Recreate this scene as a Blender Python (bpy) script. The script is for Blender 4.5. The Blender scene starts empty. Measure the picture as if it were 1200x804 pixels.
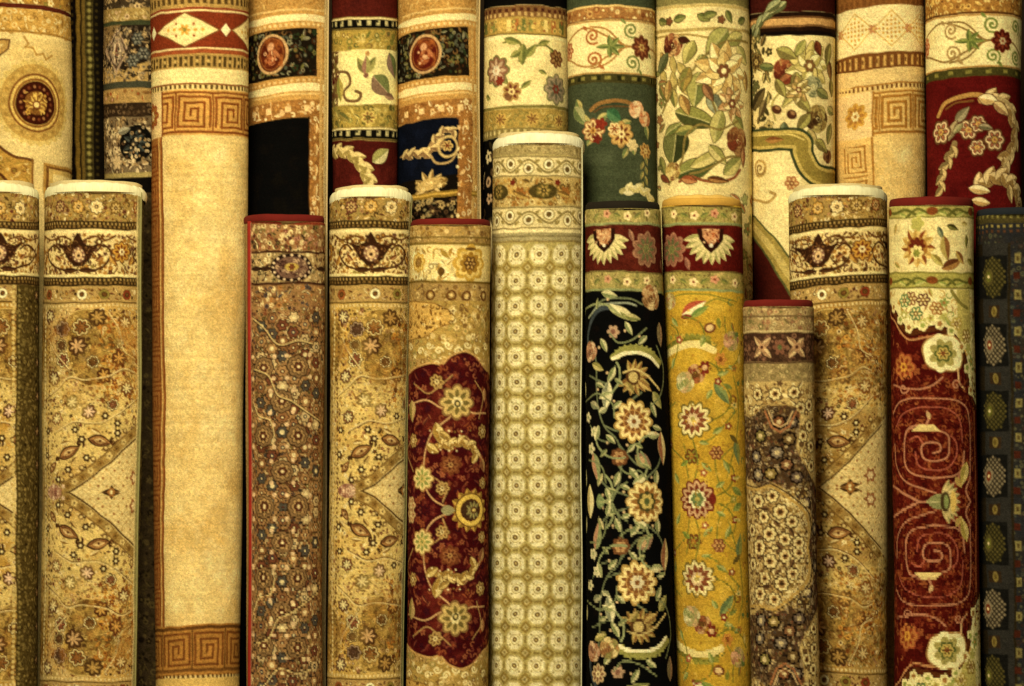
import bpy, math, random
import numpy as np

# ------------------------------------------------------------------ camera, light, exposure
scene = bpy.context.scene
COL = scene.collection
F_PX, DIST, HOR, PXW = 4500.0, 9.0, 500.0, 1200.0     # focal length in photo px, metres to the front row
ZC = 0.25 + (804 - HOR) / F_PX * DIST                  # camera height

cam_d = bpy.data.cameras.new('camera')
cam = bpy.data.objects.new('camera', cam_d); COL.objects.link(cam)
cam.location = (0, -DIST, ZC); cam.rotation_euler = (math.pi / 2, 0, 0)
cam_d.sensor_width = 36; cam_d.lens = F_PX * 36 / PXW
cam_d.shift_y = (HOR - 402) / PXW
cam_d.clip_end = 60
scene.camera = cam

w = bpy.data.worlds.new('World'); scene.world = w; w.use_nodes = True
bg = w.node_tree.nodes['Background']
bg.inputs[0].default_value = (1.0, 0.87, 0.54, 1); bg.inputs[1].default_value = 0.13

def area(name, loc, target, size, power, col):
    d = bpy.data.lights.new(name, 'AREA'); d.shape = 'DISK'; d.size = size; d.energy = power; d.color = col
    o = bpy.data.objects.new(name, d); COL.objects.link(o); o.location = loc
    v = (target[0]-loc[0], target[1]-loc[1], target[2]-loc[2])
    from mathutils import Vector
    o.rotation_euler = Vector(v).to_track_quat('-Z', 'Y').to_euler()
    return o
area('ceiling_lamp', (-0.5, -3.0, 3.4), (0.0, 0, 1.1), 1.0, 122, (1.0, 0.885, 0.56))
area('shop_lamp', (-1.2, -6.5, 2.5), (0.0, 0, 1.0), 2.0, 280, (1.0, 0.895, 0.59))

vs = scene.view_settings
vs.view_transform = 'Standard'; vs.look = 'None'; vs.exposure = 0.0; vs.gamma = 1.0; vs.use_curve_mapping = False

# ------------------------------------------------------------------ colour helpers
def lin(h):
    h = h.lstrip('#')
    c = np.array([int(h[i:i+2], 16) / 255 for i in (0, 2, 4)])
    return np.where(c <= .04045, c / 12.92, ((c + .055) / 1.055) ** 2.4)
_lc = {}
def L(c):
    if isinstance(c, str):
        if c not in _lc: _lc[c] = lin(c)
        return _lc[c]
    return c

def vnoise(u, v, s, seed):
    """smooth value noise on arrays, cell size s"""
    rs = np.random.RandomState(seed); T = rs.rand(257, 257)
    x = u / s + 1000.5; y = v / s + 1000.5
    xi = np.floor(x).astype(int); yi = np.floor(y).astype(int)
    fx = x - xi; fy = y - yi
    fx = fx * fx * (3 - 2 * fx); fy = fy * fy * (3 - 2 * fy)
    a = T[yi % 256, xi % 256]; b = T[yi % 256, (xi + 1) % 256]
    c = T[(yi + 1) % 256, xi % 256]; d = T[(yi + 1) % 256, (xi + 1) % 256]
    return (a * (1 - fx) + b * fx) * (1 - fy) + (c * (1 - fx) + d * fx) * fy

def catmull(pts, n=6, closed=False):
    P = [np.array(p, float) for p in pts]
    if closed: P = [P[-1]] + P + [P[0], P[1]]
    else: P = [2 * P[0] - P[1]] + P + [2 * P[-1] - P[-2]]
    out = []
    for i in range(1, len(P) - 2):
        for k in range(n):
            t = k / n
            a, b, c, d = P[i-1], P[i], P[i+1], P[i+2]
            out.append(.5 * ((2*b) + (c-a)*t + (2*a-5*b+4*c-d)*t*t + (3*b-a-3*c+d)*t**3))
    if not closed: out.append(P[-2])
    return [tuple(p) for p in out]

# ------------------------------------------------------------------ weaving: knots of a rug face, in photo-pixel sized units
class Weave:
    """colour of every knot of one rug; x, y of all motifs are given where the photo shows them and are unrolled to arc length"""
    def __init__(s, rug, us, vs_, base, seed):
        s.r = rug; s.us = us; s.vs = vs_; s.rng = random.Random(seed)
        U, V = np.meshgrid(us, vs_)
        if rug.knot:
            U = np.floor(U / rug.knot + .001) * rug.knot; V = np.floor(V / rug.knot + .001) * rug.knot
        V = V + rug.tilt * np.sin(np.clip(U / rug.R0, -1.6, 1.6)) - rug.bow * (1 - np.cos(np.clip(U / rug.R0, -1.6, 1.6)))
        s.U = U + (vnoise(U, V, 13, seed) - .5) * 1.6 + (vnoise(U, V, 60, seed + 3) - .5) * 3
        s.V = V + (vnoise(U, V, 13, seed + 1) - .5) * 1.6 + (vnoise(U, V, 70, seed + 4) - .5) * 3
        s.C = np.tile(L(base), (len(vs_), len(us), 1)).astype(float)
        s.M = None; s.aa = .8; s.ol = None
    def p(s, x, y):
        cx, R = s.r.axis(y); d = (x - cx) / R
        if d > .99: u = 1.4293 + (d - .99)
        elif d < -.99: u = -1.4293 + (d + .99)
        else: u = math.asin(d)
        return u * s.r.R0, y
    def _w(s, u0, u1, v0, v1, m=5):
        i0, i1 = np.searchsorted(s.us, [u0 - m, u1 + m]); j0, j1 = np.searchsorted(s.vs, [v0 - m, v1 + m])
        return slice(j0, j1), slice(i0, i1)
    def put(s, w, a, col):
        if s.M is not None: a = a * s.M[w]
        s.C[w] = s.C[w] * (1 - a[..., None]) + L(col) * a[..., None]
    def cov(s, d): return np.clip(.5 - d / s.aa * .6, 0, 1)
    # --- region masks
    def mask(s, pts):
        if pts is None: s.M = None; return
        s.M = s.cov(s._psdf([s.p(*q) for q in pts], (slice(None), slice(None))))
    def _psdf(s, P, w):
        U = s.U[w]; V = s.V[w]; d2 = np.full(U.shape, 1e9); ins = np.zeros(U.shape, bool)
        for (ax, ay), (bx, by) in zip(P, P[1:] + P[:1]):
            ex, ey = bx - ax, by - ay; l2 = ex * ex + ey * ey + 1e-9
            t = np.clip(((U - ax) * ex + (V - ay) * ey) / l2, 0, 1)
            d2 = np.minimum(d2, (U - ax - t * ex) ** 2 + (V - ay - t * ey) ** 2)
            if ay != by:
                c = (ay > V) != (by > V)
                ins ^= c & (U < (V - ay) / (by - ay) * ex + ax)
        d = np.sqrt(d2)
        return np.where(ins, -d, d)
    # --- primitives
    def band(s, y0, y1, col):
        w = s._w(-1e4, 1e4, y0, y1); V = s.V[w]
        s.put(w, s.cov(np.maximum(y0 - V, V - y1)), col)
    def rect(s, x0, x1, y0, y1, col):
        ym = (y0 + y1) / 2; s.box(s.p(x0, ym)[0], s.p(x1, ym)[0], y0, y1, col)
    def box(s, u0, u1, y0, y1, col):
        w = s._w(u0, u1, y0, y1); U = s.U[w]; V = s.V[w]
        s.put(w, s.cov(np.maximum(np.maximum(y0 - V, V - y1), np.maximum(u0 - U, U - u1))), col)
    def column(s, x0, x1, y0, y1, col):
        """stripe that runs down the rug, following the roll"""
        ua = s.p(x0, y0)[0]; ub = s.p(x1, y0)[0]; s.box(ua, ub, y0, y1, col)
    def poly(s, pts, col, outline=None, ow=1.5, raw=False):
        P = list(pts) if raw else [s.p(*q) for q in pts]
        xs = [q[0] for q in P]; ys = [q[1] for q in P]
        w = s._w(min(xs), max(xs), min(ys), max(ys)); d = s._psdf(P, w)
        s.put(w, s.cov(d), col)
        if outline: s.put(w, s.cov(np.abs(d) - ow / 2), outline)
    def line(s, pts, wd, col, raw=False, closed=False):
        P = list(pts) if raw else [s.p(*q) for q in pts]
        if closed: P = P + P[:1]
        for (ax, ay), (bx, by) in zip(P, P[1:]):
            w = s._w(min(ax, bx), max(ax, bx), min(ay, by), max(ay, by), wd / 2 + 4); U = s.U[w]; V = s.V[w]
            if U.size == 0: continue
            ex, ey = bx - ax, by - ay; l2 = ex * ex + ey * ey + 1e-9
            t = np.clip(((U - ax) * ex + (V - ay) * ey) / l2, 0, 1)
            s.put(w, s.cov(np.hypot(U - ax - t * ex, V - ay - t * ey) - wd / 2), col)
    def vine(s, pts, wd, col): s.line(catmull(pts), wd, col)
    def ell(s, x, y, a, b, ang, col, raw=False):
        u, v = (x, y) if raw else s.p(x, y); m = max(a, b)
        w = s._w(u - m, u + m, v - m, v + m); du = s.U[w] - u; dv = s.V[w] - v
        if du.size == 0: return
        c, n = math.cos(ang), math.sin(ang); X = du * c + dv * n; Y = -du * n + dv * c
        s.put(w, s.cov((np.hypot(X / a, Y / b) - 1) * min(a, b)), col)
    def disc(s, x, y, r, col, raw=False): s.ell(x, y, r, r, 0, col, raw)
    def ring(s, x, y, r, wd, col, raw=False, ry=None):
        u, v = (x, y) if raw else s.p(x, y); k = (ry or r) / r
        w = s._w(u - r, u + r, v - r * k, v + r * k); d = np.hypot(s.U[w] - u, (s.V[w] - v) / k)
        if d.size: s.put(w, s.cov(np.abs(d - r) - wd / 2), col)
    def flower(s, x, y, r, n, col, dep=.35, ph=0, raw=False):
        u, v = (x, y) if raw else s.p(x, y)
        w = s._w(u - r, u + r, v - r, v + r); du = s.U[w] - u; dv = s.V[w] - v
        if du.size == 0: return
        f = np.arctan2(dv, du) + ph; rr = r * (1 - dep + dep * np.abs(np.cos(n * f / 2)))
        d = np.hypot(du, dv) - rr
        if s.ol and r > 4: s.put(w, s.cov(d - 1.1), s.ol)
        s.put(w, s.cov(d), col)
    def leaf(s, x, y, ln, wd, ang, col, col2=None, vein=None, raw=False):
        """pointed leaf centred at x, y; col2 = the other half"""
        u, v = (x, y) if raw else s.p(x, y); h = ln / 2
        w = s._w(u - h, u + h, v - h, v + h); du = s.U[w] - u; dv = s.V[w] - v
        if du.size == 0: return
        c, n = math.cos(ang), math.sin(ang); X = (du * c + dv * n) / h; Y = -du * n + dv * c
        hw = wd / 2 * np.clip(1 - X * X, 0, 1) * (1 - .25 * X)
        d = np.where(np.abs(X) < 1, np.abs(Y) - hw, 5); a = s.cov(d)
        if s.ol: s.put(w, s.cov(np.where(np.abs(X) < 1, d - 1.1, 5)), s.ol)
        s.put(w, a, col)
        if col2: s.put(w, a * np.clip(Y + .5, 0, 1), col2)
        if vein: s.put(w, a * s.cov(np.abs(Y) - .45), vein)
    def spiral(s, x, y, r, turns, wd, col, d=1, a0=0):
        u, v = s.p(x, y); n = int(turns * 14)
        P = [(u + r * (1 - .93 * t / n) * math.cos(a0 + d * 2 * math.pi * turns * t / n),
              v + r * (1 - .93 * t / n) * math.sin(a0 + d * 2 * math.pi * turns * t / n)) for t in range(n + 1)]
        s.line(P, wd, col, raw=True)
    # --- compound motifs
    def rosette(s, x, y, r, outer, inner, eye, n=9, edge=None, raw=False):
        if edge: s.flower(x, y, r * 1.14, n, edge, .22, 0, raw)
        s.flower(x, y, r, n, outer, .25, 0, raw)
        u, v = (x, y) if raw else s.p(x, y)
        for k in range(n):
            a = 2 * math.pi * k / n
            s.leaf(u + math.cos(a) * r * .55, v + math.sin(a) * r * .55, r * .6, max(1.6, r * .26), a, inner, raw=True)
        s.flower(x, y, r * .36, 6, eye, .3, 0, raw); s.disc(x, y, max(.9, r * .13), inner, raw)
    def rose(s, x, y, r, cols):
        u, v = s.p(x, y); g = s.rng
        for k, (rr, m) in enumerate(((1., 7), (.72, 6), (.45, 4))):
            for i in range(m):
                a = 2 * math.pi * i / m + k * .5 + g.uniform(-.2, .2); q = r * rr * .62
                c = cols[(k + i) % len(cols)]
                s.ell(u + math.cos(a) * q, v + math.sin(a) * q, r * .34 * (.6 + rr * .5), r * .24 * (.6 + rr * .4), a + 1.57, cols[(k + i + 1) % len(cols)], raw=True)
                s.ell(u + math.cos(a) * q * 1.1, v + math.sin(a) * q * 1.1, r * .27 * (.6 + rr * .5), r * .17 * (.6 + rr * .4), a + 1.57, c, raw=True)
        s.spiral(x, y, r * .3, 1.4, 1.4, cols[-1])
    def blossom(s, x, y, r, cols, n=9):
        """open peony: two rings of long shaded petals round a dark heart"""
        u, v = s.p(x, y); keep = s.ol; s.ol = '#6b5426'
        for q, m, k0 in ((.62, n, 0), (.36, n - 2, .3)):
            for k in range(m):
                a = k * math.tau / m + k0 + s.rng.uniform(-.15, .15)
                s.leaf(u + math.cos(a) * r * q, v + math.sin(a) * r * q, r * (.95 if q > .5 else .7), r * .48, a, cols[k % 2], cols[2], raw=True)
        s.flower(u, v, r * .26, 6, cols[3], .3, 0, True); s.disc(u, v, r * .1, cols[0], True); s.ol = keep
    def palmette(s, x, y, r, ang, cols, n=9, spread=1.9):
        u, v = s.p(x, y)
        for i in range(n):
            t = (i / (n - 1) - .5) * 2; a = ang + t * spread
            q = r * (.62 - .06 * abs(t))
            s.leaf(u + math.cos(a) * q, v + math.sin(a) * q, r * .85, r * .3, a, cols[0], cols[1], raw=True)
        s.ell(u, v, r * .42, r * .42, 0, cols[2], raw=True); s.ell(u, v, r * .27, r * .27, 0, cols[3], raw=True)
    def acanthus(s, pts, wd, cols, step=7):
        P = [s.p(*q) for q in catmull(pts, 8)]; acc = 0; side = 1
        s.line(P, wd * .5, cols[1], raw=True)
        for (ax, ay), (bx, by) in zip(P, P[1:]):
            acc += math.hypot(bx - ax, by - ay)
            if acc > step:
                acc = 0; a = math.atan2(by - ay, bx - ax); side = -side
                q = a + side * .7
                s.leaf(bx + math.cos(q) * wd * .25, by + math.sin(q) * wd * .25, wd * 1.25, wd * .72, q, cols[0], cols[2 if len(cols) > 2 else 1], raw=True)
    def key(s, x, y, sz, wd, col, turns=2, flip=1):
        """square Greek-key coil"""
        u, v = s.p(x, y); h = sz / 2; P = []; st = h / (turns + .5)
        q = h; px, py = -h, h
        P.append((px, py)); 
        for k in range(turns + 1):
            m = h - k * st
            if m < st * .4: break
            P += [(-m, -m), (m, -m), (m, m - st * .0), (-m + st, m)]
        s.line([(u + flip * a, v + b) for a, b in P], wd, col, raw=True)
    def dashes(s, y0, y1, col, pitch, frac=.5, x0=None, x1=None):
        u0 = -170 if x0 is None else s.p(x0, y0)[0]; u1 = 170 if x1 is None else s.p(x1, y0)[0]
        u = u0
        while u < u1: s.box(u, u + pitch * frac, y0, y1, col); u += pitch
    def coldots(s, x, y0, y1, pitch, r, col):
        u = s.p(x, y0)[0]; y = y0
        while y < y1: s.disc(u, y, r, col, raw=True); y += pitch
    def busy(s, x0, x1, y0, y1, pal, sp=8, sz=3.4, kinds='drlfc', skip=.1):
        """close all-over filling of little blossoms, rings, leaves and tendrils"""
        ym = (y0 + y1) / 2; u0 = s.p(x0, ym)[0]; u1 = s.p(x1, ym)[0]; g = s.rng
        v = y0 + sp / 2; row = 0
        while v < y1:
            u = u0 + (sp / 2 if row % 2 else 0) + sp * .2
            while u < u1:
                if g.random() > skip:
                    a = u + g.uniform(-.3, .3) * sp; b = v + g.uniform(-.3, .3) * sp
                    k = g.choice(kinds); c = g.choice(pal); c2 = g.choice(pal); z = sz * g.uniform(.75, 1.3)
                    if k == 'd': s.disc(a, b, z * .55, c, raw=True)
                    elif k == 'r': s.disc(a, b, z, c, raw=True); s.disc(a, b, z * .5, c2, raw=True)
                    elif k == 'f': s.flower(a, b, z * 1.3, 5, c, .45, g.random() * 6, True); s.disc(a, b, z * .4, c2, raw=True)
                    elif k == 'l':
                        t = g.random() * 6.3
                        s.leaf(a, b, z * 3, z * 1.1, t, c, c2, raw=True)
                    else:
                        t = g.random() * 6.3; R = z * 1.1
                        s.line([(a + R * math.cos(t + i * .7) * (1 - i * .08), b + R * math.sin(t + i * .7) * (1 - i * .08)) for i in range(7)], 1.3, c, raw=True)
                u += sp
            v += sp * .87; row += 1
    def mottle(s, x0, x1, y0, y1, col, size, amt, seed=5, lo=.5):
        ym = (y0 + y1) / 2; w = s._w(s.p(x0, ym)[0], s.p(x1, ym)[0], y0, y1, 0)
        n = vnoise(s.U[w], s.V[w], size, seed) * .65 + vnoise(s.U[w], s.V[w], size * .4, seed + 9) * .35
        ed = np.clip(np.minimum(s.V[w] - y0, y1 - s.V[w]) / 22, 0, 1) if y1 - y0 > 90 else 1
        s.put(w, np.clip((n - lo) * 4, 0, 1) * amt * ed, col)
    def mirror(s, M):
        """the rug is woven symmetric about its middle line y = M"""
        j = np.where(s.vs > M)[0]
        src = np.clip(np.searchsorted(s.vs, 2 * M - s.vs[j]), 0, len(s.vs) - 1)
        s.C[j] = s.C[src]

# ------------------------------------------------------------------ materials
def nt(name):
    m = bpy.data.materials.new(name); m.use_nodes = True; t = m.node_tree
    return m, t, t.nodes['Principled BSDF']
def wool_material():
    m, t, b = nt('wool_pile'); N = t.nodes.new; K = t.links.new
    at = N('ShaderNodeAttribute'); at.attribute_name = 'yarn'
    uv = N('ShaderNodeUVMap'); uv.uv_map = 'weave'
    # knots
    vo = N('ShaderNodeTexVoronoi'); vo.inputs['Scale'].default_value = 330; K(uv.outputs[0], vo.inputs['Vector'])
    n1 = N('ShaderNodeTexNoise'); n1.inputs['Scale'].default_value = 420; n1.inputs['Detail'].default_value = 3; K(uv.outputs[0], n1.inputs['Vector'])
    n2 = N('ShaderNodeTexNoise'); n2.inputs['Scale'].default_value = 16; n2.inputs['Detail'].default_value = 4; K(uv.outputs[0], n2.inputs['Vector'])
    # abrash: dye lots in horizontal rows
    mp = N('ShaderNodeMapping'); mp.inputs['Scale'].default_value = (1.2, 60, 1); K(uv.outputs[0], mp.inputs[0])
    n3 = N('ShaderNodeTexNoise'); n3.inputs['Scale'].default_value = 1.6; n3.inputs['Detail'].default_value = 3; K(mp.outputs[0], n3.inputs['Vector'])
    def rng(src, a, bb, lo, hi):
        r = N('ShaderNodeMapRange'); r.inputs[1].default_value = a; r.inputs[2].default_value = bb
        r.inputs[3].default_value = lo; r.inputs[4].default_value = hi; K(src, r.inputs[0]); return r.outputs[0]
    def mul(a, c):
        x = N('ShaderNodeMath'); x.operation = 'MULTIPLY'; K(a, x.inputs[0]); K(c, x.inputs[1]); return x.outputs[0]
    vc = N('ShaderNodeSeparateColor'); K(vo.outputs['Color'], vc.inputs[0])
    f = mul(mul(rng(n1.outputs[0], .3, .7, .86, 1.12), rng(n2.outputs[0], .3, .7, .88, 1.1)), mul(rng(n3.outputs[0], .3, .7, .9, 1.08), rng(vc.outputs[0], 0, 1, .86, 1.14)))
    mx = N('ShaderNodeVectorMath'); mx.operation = 'SCALE'; K(at.outputs['Color'], mx.inputs[0]); K(f, mx.inputs['Scale'])
    K(mx.outputs[0], b.inputs['Base Color'])
    b.inputs['Roughness'].default_value = .92; b.inputs['Specular IOR Level'].default_value = .03
    b.inputs['Sheen Weight'].default_value = 0.0; b.inputs['Sheen Roughness'].default_value = .5
    b.inputs['Sheen Tint'].default_value = (1, .9, .7, 1)
    ad = N('ShaderNodeMath'); ad.operation = 'ADD'; K(vo.outputs['Distance'], ad.inputs[0]); K(n1.outputs[0], ad.inputs[1])
    bp = N('ShaderNodeBump'); bp.inputs['Strength'].default_value = .4; bp.inputs['Distance'].default_value = .0022
    K(ad.outputs[0], bp.inputs['Height']); K(bp.outputs[0], b.inputs['Normal'])
    return m
WOOL = wool_material()
_mats = {}
def cloth(col, scale=500, stretch=(1, 1, 1), rough=.9, var=.2):
    k = (col, scale, stretch, var)
    if k in _mats: return _mats[k]
    m, t, b = nt('woven_' + col.strip('#')); N = t.nodes.new; K = t.links.new
    tc = N('ShaderNodeTexCoord'); mp = N('ShaderNodeMapping'); mp.inputs['Scale'].default_value = stretch; K(tc.outputs['Object'], mp.inputs[0])
    n = N('ShaderNodeTexNoise'); n.inputs['Scale'].default_value = scale; n.inputs['Detail'].default_value = 4; K(mp.outputs[0], n.inputs['Vector'])
    n2 = N('ShaderNodeTexNoise'); n2.inputs['Scale'].default_value = 35; n2.inputs['Detail'].default_value = 5; K(mp.outputs[0], n2.inputs['Vector'])
    c = L(col); r = N('ShaderNodeValToRGB')
    r.color_ramp.elements[0].position = .3; r.color_ramp.elements[1].position = .7
    r.color_ramp.elements[0].color = (*(c * (1 - var)), 1); r.color_ramp.elements[1].color = (*np.clip(c * (1 + var), 0, .9), 1)
    mi = N('ShaderNodeMath'); mi.operation = 'ADD'; K(n.outputs[0], mi.inputs[0]); K(n2.outputs[0], mi.inputs[1])
    hf = N('ShaderNodeMath'); hf.operation = 'MULTIPLY'; hf.inputs[1].default_value = .5; K(mi.outputs[0], hf.inputs[0])
    K(hf.outputs[0], r.inputs[0]); K(r.outputs[0], b.inputs['Base Color'])
    b.inputs['Roughness'].default_value = rough; b.inputs['Specular IOR Level'].default_value = .2
    bp = N('ShaderNodeBump'); bp.inputs['Strength'].default_value = .5; bp.inputs['Distance'].default_value = .002
    K(n.outputs[0], bp.inputs['Height']); K(bp.outputs[0], b.inputs['Normal'])
    _mats[k] = m; return m

# ------------------------------------------------------------------ mesh helpers
def grid_mesh(name, P, wrap=False):
    nr, nc = P.shape[:2]
    me = bpy.data.meshes.new(name)
    idx = np.arange(nr * nc).reshape(nr, nc)
    if wrap: idx = np.concatenate([idx, idx[:, :1]], 1)
    q = np.stack([idx[:-1, :-1], idx[1:, :-1], idx[1:, 1:], idx[:-1, 1:]], -1).reshape(-1, 4)
    me.vertices.add(nr * nc); me.vertices.foreach_set('co', P.reshape(-1).astype(np.float32))
    me.loops.add(q.size); me.loops.foreach_set('vertex_index', q.reshape(-1).astype(np.int32))
    me.polygons.add(len(q)); me.polygons.foreach_set('loop_start', np.arange(0, q.size, 4, dtype=np.int32))
    me.polygons.foreach_set('use_smooth', np.ones(len(q), bool))
    me.update(calc_edges=True)
    return me, q
def link(name, me, mat, parent=None):
    o = bpy.data.objects.new(name, me); COL.objects.link(o)
    if mat: me.materials.append(mat)
    if parent: o.parent = parent
    return o
def tube_mesh(name, pts, ra, rb, n=8, closed=False):
    """tube of elliptical section: ra horizontal, rb vertical for near-horizontal paths"""
    P = np.array(pts); m = len(P); rows = []
    for i in range(m):
        a = P[(i - 1) % m] if (closed or i) else P[i]; b = P[(i + 1) % m] if (closed or i < m - 1) else P[i]
        t = b - a; t /= np.linalg.norm(t) + 1e-12
        up = np.array([0, 0, 1.]) if abs(t[2]) < .9 else np.array([0, -1., 0])
        sx = np.cross(t, up); sx /= np.linalg.norm(sx); sy = np.cross(sx, t)
        rows.append([P[i] + sx * ra * math.cos(2*math.pi*k/n) + sy * rb * math.sin(2*math.pi*k/n) for k in range(n)])
    A = np.array(rows)
    if closed: A = np.concatenate([A, A[:1]], 0)
    return grid_mesh(name, A, wrap=True)[0]

# ------------------------------------------------------------------ a rolled rug
STEP = 1.2
class Rug:
    def __init__(s, top, bot, ytop, depth, seam=None, under=4.0, vis=None, seed=1, tilt=0, bow=0, knot=0, mute=.1):
        """top / bot = (y, left x, right x) of the roll in the photo, depth = metres of its axis behind the front row"""
        s.ya, s.la, s.ra = top; s.yb, s.lb, s.rb = bot; s.yt = ytop; s.yc = depth; s.seed = seed
        s.R0 = (s.ra - s.la + s.rb - s.lb) / 4; s.seam = seam; s.under = under; s.tilt = tilt; s.bow = bow; s.knot = knot; s.mute = mute
        s.m = (DIST + depth) / F_PX                       # metres per photo pixel at the axis
        s.vis = vis if vis else 835
    def axis(s, y):
        y = min(max(y, s.yt - 5), 930)
        t = (y - s.ya) / (s.yb - s.ya); l = s.la + (s.lb - s.la) * t; r = s.ra + (s.rb - s.ra) * t
        return (l + r) / 2, (r - l) / 2
    def z(s, y): return ZC + (HOR - y) / F_PX * (DIST + s.yc - s.R0 * s.m)
    def yfloor(s): return HOR + ZC * F_PX / (DIST + s.yc - s.R0 * s.m)
    def wob(s, th, y):
        """hand-rolled: the roll is not a perfect cylinder"""
        k = s.seed
        return 1 + .014 * np.sin(2 * th + k + y / 170.) + .010 * np.sin(3 * th + 2 * k - y / 80.) + .007 * np.sin(y / 55. + k * 3) + .004 * np.sin(5 * th - y / 37. + k)
    def pos(s, th, y, rr):
        """th, y broadcast arrays; rr = radius factor in px offset from the roll surface"""
        y = np.asarray(y, float)
        t = (np.maximum(y, s.yt - 5) - s.ya) / (s.yb - s.ya)
        l = s.la + (s.lb - s.la) * t; r = s.ra + (s.rb - s.ra) * t
        cx = (l + r) / 2; R = (r - l) / 2
        R = (R * s.wob(th, y) + rr) * s.m
        X = (cx - 600) * s.m + R * np.sin(th); Y = s.yc - R * np.cos(th) * .86
        Z = ZC + (HOR - y) / F_PX * (DIST + s.yc - s.R0 * s.m) + 0 * th
        return np.stack(np.broadcast_arrays(X, Y, Z), -1)

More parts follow.
